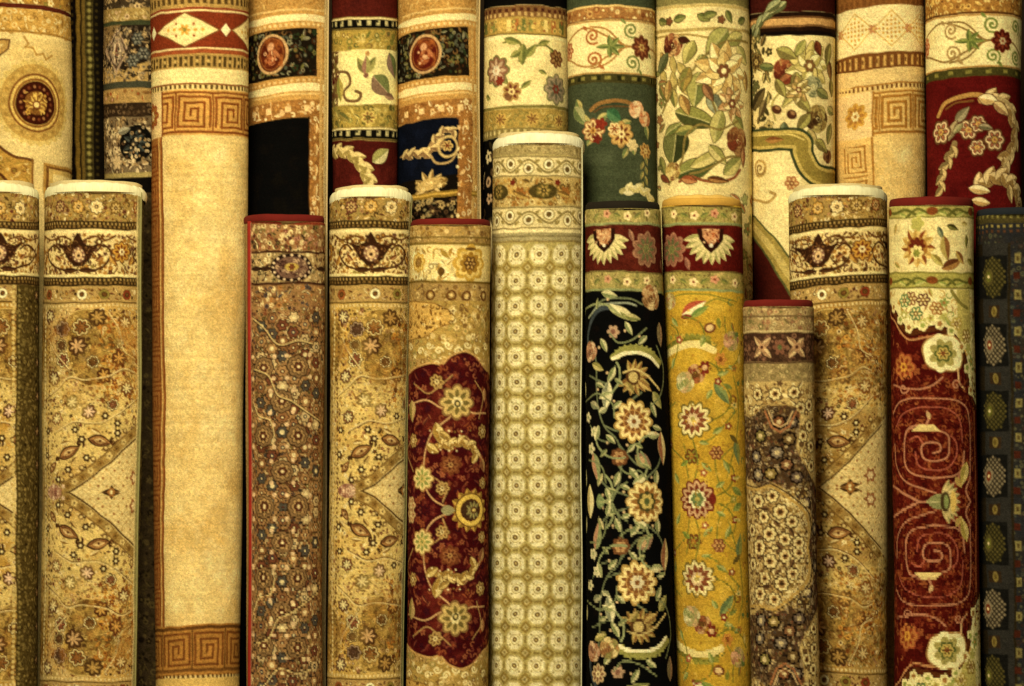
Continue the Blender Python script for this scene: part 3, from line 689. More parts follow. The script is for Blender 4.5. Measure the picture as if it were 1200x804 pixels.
def cartouche(navy):
    def D(s):
        cx, R = s.r.axis(100); l, r = cx - R - 20, cx + R + 20; o = cx - 338
        dots = ['#e3bd84', '#8a5a2a', '#c08a48', '#f0d7a4', '#a06a34']
        s.mottle(l, r, -110, 250, '#b58444', 30, .5, 4)
        s.band(-110, 17, '#bd9150'); s.busy(l, r, -20, 15, ['#d6b06c', '#a87a3c'], 8, 2.5, 'ld'); s.band(10, 12, '#e0bd7c'); s.band(17, 25, '#f2dba6'); s.band(25, 33, '#c79a58'); s.dashes(27, 30, '#e8c88c', 7, .5)
        s.rect(l, 376 + o, 33, 91, '#c79a58'); s.rect(l, 373 + o, 33, 90, '#231a10')
        s.busy(l, 372 + o, 35, 89, ['#6f6a3c', '#565848', '#8a8468', '#4a2c18', '#2f3a22', '#7d5c34'], 6.5, 2.8, 'rlfcd')
        x, y = 320 + o, 61
        s.ell(x, y, 21, 23, 0, '#c8a272'); s.ell(x, y, 18, 20, 0, '#5f2410' if not navy else '#5f1a12'); s.ring(x, y, 15.5, 1.2, '#93582c', ry=17.5); s.mottle(x - 14, x + 14, 44, 78, '#a8602c', 9, .7, 9)
        s.ell(x - 1, 53, 4, 5, .2, '#d09c74'); s.ell(x, 64, 6.5, 8, .1, '#a8603a'); s.busy(x - 8, x + 8, 57, 74, ['#dcae84', '#8a4424', '#c07c50', '#6b2c16'], 4.6, 2.0, 'dlr', .1); s.ell(x + 7, 61, 2.2, 6, -.6, '#b8744a')
        s.band(91, 98, '#c1924f'); s.dashes(93, 96, '#e3bf82', 7, .5); s.band(98, 107, '#f2dba6'); s.band(107, 117, '#c99c58'); s.band(109, 111, '#e3c080')
        s.rect(l, 379 + o, 117, 138, '#a3713a'); s.busy(l, 379 + o, 118, 137, dots, 7, 2.8); s.dashes(124, 131, '#ecc890', 24, .3)
        s.column(364 + o, 379 + o, 137, 930, '#a3713a'); s.busy(364 + o, 380 + o, 137, 300, dots, 6.5, 2.7); s.column(362.5 + o, 365 + o, 137, 930, '#6b4420')
        for yy in range(150, 300, 24): s.leaf(372 + o, yy, 13, 6, 1.57, '#e8c890', '#c79050')
        s.column(376 + o, 379 + o, 33, 930, '#cfa868')
        s.rect(l, 363 + o, 138, 930, '#0d0b09' if not navy else '#0e1322')
        if not navy:
            s.mottle(l, 363 + o, 138, 300, '#16130f', 18, .6, 5)
        else:
            s.mottle(l, 363 + o, 138, 205, '#151d33', 16, .6, 5)
            cr = ['#d8bd84', '#a8865a', '#8a6a48']
            s.acanthus([(470, 176), (485, 174), (500, 176), (515, 168)], 12, cr, 5)
            s.acanthus([(505, 168), (513, 158), (524, 152), (533, 158)], 9, cr, 5)
            s.ring(525, 172, 11, 2.6, '#c9ad74', ry=12); s.rosette(524, 171, 7, '#caa868', '#6b4a28', '#8a3c24', 6)
            s.vine([(505, 180), (512, 190), (528, 190), (535, 180)], 2.2, '#b89a68')
            s.rect(l, 540, 206, 260, '#1a130d'); s.palmette(503, 216, 20, 0, ['#d3b67c', '#8f713f', '#57401f', '#a88a4c'], 9, 2.7); s.ell(505, 214, 19, 7, -.15, '#c3a466'); s.busy(488, 524, 209, 219, ['#8a6a34', '#e3c88c'], 6, 2)
            s.band(224, 231, '#93742f'); s.band(226, 228, '#cfa850'); s.busy(470, 545, 232, 262, ['#57402c', '#8f805c', '#3c2c1c', '#b59a68'], 7, 3)
            s.column(537, 553, 137, 930, '#a3713a'); s.busy(537, 553, 137, 300, dots, 6.5, 2.7)
        u = (s.r.seam or 1.2) * s.r.R0
        s.box(u - 9, u + 60, -110, 930, '#d6bc88')
    return D

def tulip_border(s):
    s.band(-110, 19, '#5d1111'); s.mottle(380, 470, -110, 19, '#3d0c14', 14, .5)
    def checks(y):
        s.band(y - 3, y + 13, '#9b8348'); s.band(y - 2, y, CR); s.band(y, y + 10, '#15120b'); s.dashes(y + 1, y + 7, '#b8ae80', 11.5, .42); s.dashes(y + 1, y + 4, '#15120b', 23, .1); s.band(y + 10, y + 12, '#6b5a2c')
    checks(21)
    s.band(33, 57, '#ad9138'); s.busy(380, 470, 34, 56, ['#7d7a30', '#c8a850', '#8a6a38', '#5d6630', '#d0b868'], 8.5, 3.4, 'lrc')
    s.band(57, 122, '#eadc9e'); s.mottle(380, 470, 57, 122, '#d8cf86', 24, .5)
    s.column(385, 397, 57, 122, '#7d5a34'); s.busy(385, 398, 58, 121, [BURG, OLV, CR], 7, 3)
    for a, c in ((-.55, '#7a7440'), (.55, '#6b7038'), (0, '#a07060')): s.leaf(430 + 10 * math.sin(a), 76, 24, 10, -1.57 + a, c, '#a09a58')
    s.disc(430, 88, 3, '#8a5a4a')
    s.vine([(394, 82), (408, 84), (411, 96), (404, 106), (408, 116), (420, 117), (424, 110), (418, 106)], 3.2, '#7a5634'); s.leaf(399, 103, 30, 12, 1.4, '#b3a04c', '#8a8a3c')
    s.leaf(460, 76, 34, 18, 1.2, '#6f7d4a', '#937468'); s.leaf(448, 100, 32, 24, .8, '#6f7a48', '#8a6a58', '#b59a80'); s.leaf(457, 113, 18, 8, .2, '#7a5a4c', '#a8826c'); s.disc(432, 62, 3, '#c08a50')
    s.band(122, 150, '#a88f3a'); s.busy(380, 470, 123, 149, ['#7d7030', '#c3a850', '#8d8a44', '#5f5a28', '#cdb764'], 8, 3.2, 'lrc'); s.rosette(433, 137, 9, '#d0b45c', '#8a5a2c', '#5a5a28', 7)
    s.leaf(404, 136, 22, 9, .5, '#6b6a34', '#94803a')
    checks(151)
    s.band(164, 930, '#560d10'); s.mottle(380, 470, 164, 300, '#6e1718', 16, .6)
    s.acanthus([(384, 178), (400, 176), (416, 182), (428, 196), (434, 212), (434, 225)], 15, ['#e0c88a', '#c0a058', '#a08a48'], 6)
    s.leaf(447, 181, 27, 15, -.65, '#a3a05c', '#d0c898', '#7d7a44')

def floral_gold_bands(s):
    s.band(-110, 5, '#12100a'); s.band(5, 19, '#8a5c32'); s.dashes(8, 12, '#5b2418', 9, .5); s.dashes(13, 17, '#cfa868', 8, .45); s.band(18, 38, '#b89440')
    for k in range(12): s.rect(566 + k * 9, 571 + k * 9, 21, 35, ['#6f7434', '#d0a850', '#b5682c', '#8d8a40', '#e3c878'][k * 3 % 5])
    s.busy(560, 672, 20, 37, ['#7d7d3c', '#d8b45c', '#a8642c'], 8, 2.6, 'rd'); s.band(37, 39, '#7d6a34'); s.band(39, 122, '#ecdaa2'); s.band(40, 43, CR2); s.mottle(560, 670, 42, 122, '#dfc98a', 26, .5)
    s.vine([(590, 48), (604, 45), (612, 55), (608, 70)], 2.4, '#7d7a38'); s.vine([(612, 74), (620, 58), (636, 50), (648, 56)], 2.4, '#6b7038')
    for x, y, l_, w_, a in ((600, 46, 20, 9, .3), (612, 62, 26, 11, 1.7), (622, 58, 22, 9, -.9), (604, 62, 16, 8, 2.6), (638, 48, 18, 7, -.3), (650, 62, 20, 9, .9), (592, 92, 14, 7, .8), (616, 98, 16, 6, -.7), (636, 84, 12, 5, .4), (572, 110, 14, 7, .2)):
        s.leaf(x, y, l_, w_, a, '#6a7436', '#9a9a50')
    s.rosette(582, 80, 17, '#93624c', '#c8a58c', '#d8d0c0', 8, '#7a7a48'); s.flower(586, 92, 6, 6, RED)
    s.rosette(600, 106, 12, '#b58a4c', '#7a2c22', '#e3c88a', 7); s.disc(596, 112, 4, '#8a5a38')
    s.rosette(652, 103, 17, '#a08c78', '#6f6a58', '#8a3428', 8, '#7d7d54'); s.rosette(653, 66, 12, '#7a4428', '#a8804c', '#57301c', 7)
    s.band(122, 126, '#857a38'); s.band(126, 152, '#b3933f'); s.busy(560, 672, 128, 151, ['#8a7a34', '#d3b868', '#9a8a44'], 8, 3, 'lc')
    for x in (588, 624, 656): s.rosette(x, 139, 9, '#cfa84c', '#8a5a28', '#a06a34', 7)
    s.band(150, 160, '#8f7c44'); s.dashes(152, 157, '#cdbb80', 8, .4); s.band(160, 930, '#120f0a')
    s.busy(560, 672, 165, 270, ['#c8a080', '#57402c', '#d8c49a', '#3a3020'], 12, 5, 'lfr', .45)

def scroll_band(s, vx, sp, fl, lf, off, y0=22, y1=85):
    """cream border with wave vine and coils"""
    cx, R = s.r.axis(50); ym = (y0 + y1) / 2
    s.band(y0, y1, '#eedca6'); s.mottle(cx - 60, cx + 60, y0, y1, '#dfc88a', 26, .4); s.band(y0, y0 + 2, '#b98c4c'); s.band(y1 - 2, y1, '#b98c4c')
    o = off
    s.vine([(o - 92, ym - 2), (o - 70, y0 + 8), (o - 44, ym - 14), (o - 24, ym), (o - 44, ym + 14), (o - 66, y1 - 9), (o - 90, ym + 6)], 2.2, vx)
    s.vine([(o - 60, y0 + 7), (o - 40, y0 + 12), (o - 22, ym - 2), (o - 4, ym), (o + 14, ym + 2), (o + 32, y1 - 10)], 2, vx)
    s.vine([(o - 60, y1 - 7), (o - 40, y1 - 12), (o - 22, ym + 2), (o - 4, ym)], 2, vx)
    for x, y, c, d, r in ((-57, ym - 13, sp[0], 1, 10), (-57, ym + 14, sp[0], -1, 10), (-12, y0 + 12, sp[1], 1, 10), (-12, y1 - 13, sp[1], -1, 10), (18, y0 + 13, sp[1], -1, 9), (18, y1 - 13, sp[1], 1, 9)):
        s.spiral(o + x, y, r, 1.7, 2.4, c, d, 1.0)
        s.leaf(o + x - 9 * d, y - 10 * d, 9, 4, .8, c)
    s.rosette(o, ym, 13, fl[0], fl[1], fl[2], 8, fl[3]); 
    for a, l_ in ((0, 24), (.75, 17), (-.75, 17), (3.14, 20), (1.57, 14), (-1.57, 14)):
        s.leaf(o - 38 + 7 * math.cos(a), ym + 7 * math.sin(a), l_, 6, a, lf[0], lf[1])
    s.rosette(o - 84, ym, 12, '#b5683c', '#d8a880', '#8a3c28', 7)

def green_field(s):
    s.band(-110, 5, '#47523c'); s.band(5, 22, '#a8703a'); s.band(5, 7, '#e0c07c'); s.busy(650, 785, 8, 20, ['#e8cf94', '#c79a58', '#8a4c24'], 8, 3, 'rd'); s.band(20, 23, '#8a5a30')
    scroll_band(s, '#b07a3c', ('#b0642c', '#7d8a4c'), ('#6b2a1c', '#a05a34', '#c8a05c', '#8a5a30'), ('#5f7038', '#8a9450'), 752)
    s.band(85, 96, '#4a4522'); s.dashes(88, 92, '#8d8440', 16, .45); s.dashes(87, 93, '#2a2a14', 25, .2)
    s.band(96, 930, '#47523c'); s.mottle(650, 790, 96, 300, '#556049', 24, .55, 7); s.mottle(650, 790, 96, 300, '#394430', 40, .6, 3)
    s.vine([(690, 128), (700, 120), (720, 117), (738, 120), (748, 128)], 4, '#9b6d38'); s.vine([(694, 130), (706, 124), (736, 124)], 1.6, '#6b4a28')
    for x, y, l_, w_, a in ((678, 122, 20, 10, 1.2), (683, 138, 24, 11, .4), (704, 136, 18, 9, -.6), (720, 138, 20, 12, .9), (733, 142, 16, 9, -.3), (758, 150, 18, 8, 1.3), (742, 172, 16, 8, 1.5), (732, 178, 14, 6, 2.0), (690, 165, 14, 7, 2.2)):
        s.leaf(x, y, l_, w_, a, '#b5a868', '#6f8350')
    s.leaf(718, 134, 22, 14, .6, '#2f6a48', '#4a8058'); s.leaf(678, 132, 26, 16, .9, '#a8a878', '#6f8050')
    s.rosette(693, 152, 13, '#e0c088', '#8a4a24', '#c08a3c', 8, '#a86a44'); s.flower(702, 144, 8, 5, '#8a2418'); s.flower(698, 163, 6, 5, '#7a1f18')
    s.rosette(727, 156, 14, '#d3a860', '#7a3418', '#ecd498', 8, '#b58a4c'); s.rosette(718, 150, 8, '#e3c890', '#a8602c', '#8a3c20', 6)
    s.rose(746, 126, 12, ['#e8b890', '#c87848', '#f0d0a8']); s.rose(756, 136, 11, ['#d89060', '#b5582c', '#e8c498'])
    s.rosette(756, 173, 10, '#c89a54', '#8a5a28', '#e0c07c', 7); s.flower(741, 168, 8, 6, '#dcc490')
    for k in range(7): s.leaf(757 - (k % 2) * 5, 185 + k * 6, 11, 5, 1.2 + (k % 2) * .8, '#b5a05c', '#7d8048')
    s.acanthus([(728, 224), (742, 219), (756, 222), (764, 232)], 12, ['#e3d6a4', '#b8ac70', '#d0c080'], 6); s.leaf(736, 226, 14, 6, 0, '#ece0b4')

def big_leaves(s):
    g = s.rng; s.ol = '#57481f'
    s.mottle(750, 900, -110, 360, '#d8bf80', 34, .5, 3); s.band(-110, 4, '#8a8048'); s.band(4, 8, '#cbb06a'); s.band(8, 31, '#e8d59c'); s.band(31, 35, '#b59a54')
    for x, y, a in ((776, 22, .2), (795, 19, -.2), (822, 20, .5), (829, 17, -.3), (852, 18, 1.1), (868, 21, -.4)): s.leaf(x, y, 17, 8, a, '#5d6a30', '#8a8f48')
    for x in (783, 842): s.flower(x, 22, 5, 5, '#8a4a2c')
    s.vine([(770, 40), (800, 38), (830, 44), (850, 40), (875, 46)], 2.6, '#a88a44')
    s.rose(787, 50, 17, ['#7a2a1a', '#a85a34', '#d0a068', '#57180f']); s.leaf(800, 45, 16, 8, .3, '#4a1a12')
    for k in range(9): s.leaf(777 + (k % 3) * 11, 68 + k * 6.5, 24, 9, 1.2 + .25 * math.sin(k * 2), g.choice(['#8f8a40', '#b5a054', '#a87a3c']), g.choice(['#6b7034', '#c3a85c']))
    s.leaf(776, 72, 34, 13, 2.2, '#4f5a38', '#6b7450'); s.leaf(782, 105, 26, 10, 1.7, '#9b6a34', '#c09a54')
    for x, y, l_, w_, a, c, d in ((838, 48, 34, 19, 2.3, '#7d8440', '#a8a658'), (858, 44, 26, 13, 2.7, '#8f9048', '#c3b868'), (868, 62, 24, 12, .8, '#a3a058', '#d0c078'), (823, 74, 20, 11, 1.2, '#6f7a40', '#98985a'),
                              (814, 105, 36, 17, 1.75, '#6f7a3c', '#a5a050'), (826, 92, 24, 12, 2.6, '#8a8a44', '#b8ac60'), (836, 122, 28, 14, 1.1, '#6f7864', '#98a088'), (812, 138, 46, 19, .3, '#8a8a3c', '#4a5226'),
                              (838, 147, 34, 14, 1.8, '#98964a', '#bfb468'), (788, 170, 40, 28, 1.7, '#38421f', '#6f743c'), (812, 197, 46, 18, -.35, '#8f9444', '#46592a'), (826, 185, 40, 10, -.5, '#b3a858', '#d8c880'), (786, 150, 24, 8, -.6, '#8a9048', '#6a7a38')):
        s.leaf(x, y, l_ * 1.2, w_ * 1.25, a, c, d, '#c8c080')
    s.leaf(806, 60, 30, 14, 2.0, '#8f8a40', '#c3b868'); s.leaf(802, 92, 32, 14, 1.9, '#a5842f', '#7d7a34'); s.leaf(800, 122, 26, 12, 1.2, '#9a6a30', '#c8a054'); s.leaf(862, 140, 28, 13, .7, '#7d8440', '#b0a858'); s.leaf(800, 152, 28, 12, -.2, '#a8a04c', '#66743a'); s.leaf(856, 192, 34, 15, -.7, '#8a8f48', '#c8bc70'); s.leaf(838, 180, 30, 13, .8, '#98964a', '#d0c07c'); s.leaf(776, 192, 24, 10, 1.2, '#98964a', '#6b7434'); s.leaf(872, 92, 26, 11, 1.5, '#a87a3c', '#d8b468')
    for p in ([(782, 215), (796, 190), (800, 160), (816, 146), (842, 150), (862, 140)], [(776, 130), (786, 104), (806, 88), (822, 66), (846, 48), (872, 44)], [(866, 180), (846, 184), (828, 196), (806, 204)], [(836, 130), (832, 112), (842, 100)]): s.vine(p, 2.6, '#8a7434')
    s.blossom(846, 82, 33, ['#f0e0ac', '#e0c27c', '#c89c54', '#8a4a2c']); s.blossom(856, 120, 19, ['#ecd8a0', '#d8a878', '#b8804c', '#8a3c28'], 7); s.leaf(828, 108, 24, 10, 1.1, '#7a4a30', '#a8704a')
    s.rose(862, 163, 20, ['#7a3a1c', '#9b5a2c', '#b5804c', '#8a2c18']); s.leaf(868, 182, 22, 8, 1.6, '#a85a3c', '#c88a5c')
    s.rose(786, 200, 13, ['#d0b058', '#a8843c', '#8a4a24', '#e3cb80']); s.leaf(778, 208, 18, 7, .6, '#8a3c24')
    s.vine([(794, 212), (806, 207), (820, 211), (840, 212), (856, 206), (864, 196)], 3.4, '#9b4a26'); s.leaf(805, 211, 20, 9, .2, '#a84a28', '#c87c4c'); s.leaf(838, 210, 26, 7, .1, '#6b3418', '#b5783c')
    s.busy(860, 900, 225, 360, ['#a8b070', '#d8b080', '#8a9458', '#b8683c', '#e8d49c'], 13, 5, 'lfc', .3)
    s.busy(768, 778, 30, 230, ['#8a8a48', '#a86a3c'], 16, 4, 'lf', .5)

def rose_gold_frame(s):
    s.ol = '#57481f'
    s.mottle(860, 1000, 40, 300, '#d8bd7c', 30, .5, 3)
    s.band(-110, 13, '#4f0b0e'); s.band(13, 41, '#2c150c'); s.band(21, 29, '#d09a5c'); s.band(19, 21, '#7d4a24'); s.band(29, 31, '#8a5a30'); s.band(36, 41, '#1a0e08')
    for x, y, a in ((880, 34, 2.3), (888, 24, 2.35), (897, 16, 2.4), (908, 8, 2.5), (884, 40, 2.0), (902, 6, 2.5)): s.leaf(x, y, 24, 10, a, '#5b6440', '#8f9a74', '#c0c090')
    s.column(870, 880, 30, 150, '#46402a'); s.busy(872, 900, 40, 150, ['#6b6a3c', '#8a6a38', '#c8ae68', '#4a4424'], 9, 4, 'lf', .35)
    s.rosette(884, 70, 10, '#9b7a3c', '#5b3a1c', '#caa860', 7); s.leaf(896, 76, 24, 8, .1, '#7d8448', '#57683a'); s.leaf(886, 113, 34, 14, -.8, '#46381f', '#6f5c34'); s.leaf(890, 125, 24, 9, 2.1, '#57442a', '#8a744a')
    s.rose(920, 82, 20, ['#8a2f18', '#a8522c', '#c08a4c', '#6b1c10']); s.leaf(918, 92, 26, 10, 2.6, '#8a2c1a', '#b5643c')
    s.blossom(946, 76, 27, ['#efe2a8', '#dcc878', '#b8a858', '#8a5a2c']); s.leaf(956, 56, 20, 9, 1.2, '#8a3a1c', '#6b2414'); s.leaf(934, 56, 24, 10, 2.2, '#b5ae5c', '#8f9044')
    s.rose(950, 100, 15, ['#8a8f6c', '#b0b088', '#6b7454', '#d0c898']); s.leaf(925, 110, 40, 9, 2.3, '#c8b868', '#8f8a48'); s.leaf(962, 108, 22, 10, .5, '#9a9a58', '#6b7444'); s.leaf(970, 80, 24, 10, 1.3, '#7a4a24', '#a87848')
    s.vine([(904, 140), (901, 122), (910, 108), (926, 104)], 2.4, '#a89a54')
    for x, y in ((906, 127), (924, 133)): s.ell(x, y, 6.5, 5.5, .5, '#5b2c1a'); s.ell(x + 1, y - 2, 3, 2, .5, '#a8744a')
    s.rose(955, 138, 20, ['#6b4a22', '#9b7c3c', '#b8a45c', '#4a2c14']); s.leaf(970, 155, 26, 11, 1.9, '#a8a05c', '#7d7d44'); s.leaf(972, 128, 18, 9, .4, '#b8b070', '#8a8f50'); s.leaf(948, 160, 20, 10, 1.1, '#c0a868', '#8f8a4c')
    s.rose(968, 182, 10, ['#7a4424', '#a87444', '#5b2a18']); s.leaf(915, 150, 16, 9, 1.57, '#57664a', '#7d8a68')
    for x, y, ln, a in ((936, 118, 30, .9), (918, 62, 26, .4), (968, 62, 26, 1.9), (938, 142, 26, 2.2), (912, 102, 24, 1.1), (972, 100, 22, 1.4), (960, 170, 24, .6), (930, 96, 26, 1.6)): s.leaf(x, y, ln, ln * .45, a, '#a8a050', '#7d6f38')
    s.blossom(932, 104, 15, ['#e8d498', '#c8a060', '#98803c', '#7a3420'], 7)
    s.ol = None
    fr = [(860, 163), (900, 163), (926, 163), (936, 168), (938, 182), (948, 198), (960, 206), (985, 208)]
    s.vine(fr, 28, '#3c4a2c'); s.vine(fr, 21, '#c8ae54'); s.vine(fr, 14, '#98822c'); s.leaf(903, 163, 26, 8, 0, '#8a4a1c', '#b57a34'); s.vine([(880, 157), (920, 157), (938, 163)], 1.6, '#d8c068')
    s.ring(888, 196, 9, 3, '#b8924c'); s.spiral(888, 196, 8, 1.3, 2, '#9b743c'); s.vine([(880, 232), (895, 236), (906, 228), (900, 224)], 3, '#b8924c'); s.rosette(925, 214, 9, '#b56a3c', '#d8b078', '#8a4a24', 6)
    s.poly([(860, 255), (882, 275), (905, 305), (925, 336), (925, 400), (860, 400)], '#56090d')
    for wd, c in ((24, '#5b6030'), (19, '#a8903c'), (8, '#c8b060')): s.vine([(868, 240), (884, 268), (905, 296), (932, 338), (945, 365)], wd, c)

def burgundy_scroll(s):
    s.band(-110, 15, '#a8783a'); s.busy(1070, 1220, -20, 13, ['#d8b060', '#7d5226', '#c08a40', '#e0c47c'], 8, 3); s.band(13, 16, '#6b4420')
    scroll_band(s, '#8a6a38', ('#a88a58', '#7d8a44'), ('#571a12', '#8a3c24', '#c8b088', '#7a3018'), ('#5d6a34', '#848c48'), 1168, 16, 78)
    s.band(78, 89, '#4d4822'); s.dashes(81, 85, '#8a8140', 22, .3); s.band(88, 930, '#5f0f12'); s.mottle(1070, 1210, 89, 300, '#4a0a0e', 22, .6, 4); s.mottle(1070, 1210, 89, 300, '#741a1a', 28, .45, 6)
    ac = ['#dfc490', '#b5915a', '#9a7a48']; s.ol = '#57301c'
    s.vine([(1096, 130), (1104, 116), (1122, 110), (1142, 111), (1150, 116)], 5, '#b0874c'); s.vine([(1104, 124), (1116, 117), (1134, 117)], 2, '#7a5228')
    s.acanthus([(1144, 116), (1160, 114), (1176, 124), (1186, 146), (1184, 170), (1174, 186), (1172, 204)], 17, ac, 7); s.vine([(1150, 114), (1174, 118), (1187, 142), (1185, 172), (1173, 190), (1172, 206)], 4, '#b8a070')
    s.leaf(1152, 116, 24, 11, .2, '#f0dcae', '#c8a870'); s.leaf(1168, 126, 26, 11, .6, '#e3c890', '#a8825a')
    s.acanthus([(1114, 165), (1108, 182), (1100, 200), (1098, 220)], 13, ['#c8ad78', '#8f7850', '#7d6a44'], 6)
    s.leaf(1122, 132, 24, 11, -.8, '#7d7458', '#a09474'); s.leaf(1112, 150, 26, 10, 2.0, '#8a7a58', '#b09c74')
    for x, y, r in ((1099, 150, 13), (1130, 150, 11), (1141, 144, 9), (1161, 163, 12), (1140, 172, 9)):
        s.rosette(x, y, r, '#e0c498', '#a8684c', '#c8a058', 6, '#8a6a44')
    s.leaf(1150, 148, 18, 7, .2, '#a89878', '#6f684c'); s.leaf(1118, 148, 16, 7, 2.4, '#8f8a60', '#b8ac80')
    s.acanthus([(1138, 222), (1150, 210), (1168, 206), (1184, 214), (1192, 230), (1196, 250)], 19, ac, 6); s.leaf(1142, 222, 26, 10, .15, '#efdcae', '#c8a870'); s.leaf(1144, 236, 22, 9, .1, '#e8d2a0', '#b5915a'); s.leaf(1180, 225, 22, 10, 1.3, '#d8bc84', '#8f7850')
    s.rosette(1192, 240, 9, '#d0b480', '#8a5a34', '#b59058', 6); s.ol = None

def red_edged(s):
    M = 594; pal = ['#c8a06c', '#6b301a', '#8f5f34', '#3f3030', '#d0b888', '#7d6a34', '#8a4a2c', '#4d4640', '#2f2016']
    s.mottle(270, 400, 255, 600, '#7d4a26', 30, .7, 3); s.busy(270, 400, 258, 294, ['#d8b88a', '#9b5230', '#7d7038', '#c08068', '#e3cd98', '#7a2f28', '#4a3826'], 5.4, 2.2); s.band(258, 262, '#93301f')
    s.band(294, 332, '#b09060'); s.busy(270, 400, 296, 331, ['#e8d4a4', '#33221c', '#7d6c48', '#d0b080', '#6b3c28'], 5.6, 2.2)
    for x in (345, 270, 415):
        s.ell(x, 313, 26, 17, 0, '#2f1a18'); s.ell(x, 313, 20, 13, 0, '#7d584c'); s.busy(x - 17, x + 17, 303, 324, ['#57302a', '#a8846c', '#3f2420', '#c8a080'], 4.6, 1.8); s.ell(x, 312, 8, 4.5, 0, '#c0a040'); s.flower(x, 312, 4, 6, '#7a3c1c')
        for k in range(16): s.disc(s.p(x, 313)[0] + 22.8 * math.cos(k * .3927), 313 + 15 * math.sin(k * .3927), 1.5, '#e0bfa0', True)
        s.leaf(x - 32, 314, 20, 6, 0, '#3f2418'); s.leaf(x + 32, 314, 20, 6, 0, '#3f2418')
    s.band(293.5, 296, '#4a2416'); s.band(330, 333, '#4a2416')
    s.busy(270, 400, 334, 360, ['#c8a468', '#7a5a2c', '#b5702c', '#4d4a50', '#e3cb98', '#57301c'], 5.6, 2.2)
    s.busy(270, 400, 360, M, pal, 4.8, 1.9, 'rlfdr', .04)
    s.ol = '#33200f'
    for i, x in enumerate((294, 308, 321, 334, 347, 360, 372)):
        for k, y in enumerate(range(372 + (9 if i % 2 else 0), 600, 18)):
            c = ['#b08050', '#93603a', '#c8aa7c', '#57504a', '#7a3f2a'][(k * 2 + i * 3) % 5]
            s.flower(x, y, 6.6, 6, c, .3); s.disc(x, y, 2.6, ['#57261a', '#e3cd9c', '#3f3a44'][(k + i) % 3]); s.disc(x, y, 1, '#e8d4a0')
    for x, y in ((333, 553), (333, 470), (352, 511), (311, 511), (352, 594), (311, 594), (352, 430), (311, 430)):
        s.flower(x, y, 13, 8, '#8f6a44', .12); s.flower(x, y, 9, 8, '#b58a58', .3); s.flower(x, y, 5, 6, '#6b3420', .3); s.disc(x, y, 1.8, '#e3cd9c')
        for a, b in ((-13, -13), (13, -13), (13, 13), (-13, 13)): s.disc(x + a, y + b, 2.6, '#dcb890')
    s.ol = None
    for p in ([(298, 372), (312, 384), (322, 398), (332, 404), (352, 400), (368, 404)], [(300, 432), (318, 440), (328, 462), (344, 470), (360, 482), (376, 494)], [(298, 470), (306, 486), (320, 492), (326, 512)]):
        s.vine([(x, y + 1.4) for x, y in p], 1.4, '#3f2614'); s.vine(p, 1.3, '#d3b67c')
    s.mirror(M)
    u = s.r.seam * s.r.R0
    s.box(u - 60, u, 255, 930, '#a88a58'); s.box(u, u + 5, 255, 930, '#b8705c'); s.coldots(285, 258, 930, 7, 1.8, '#dcb490')

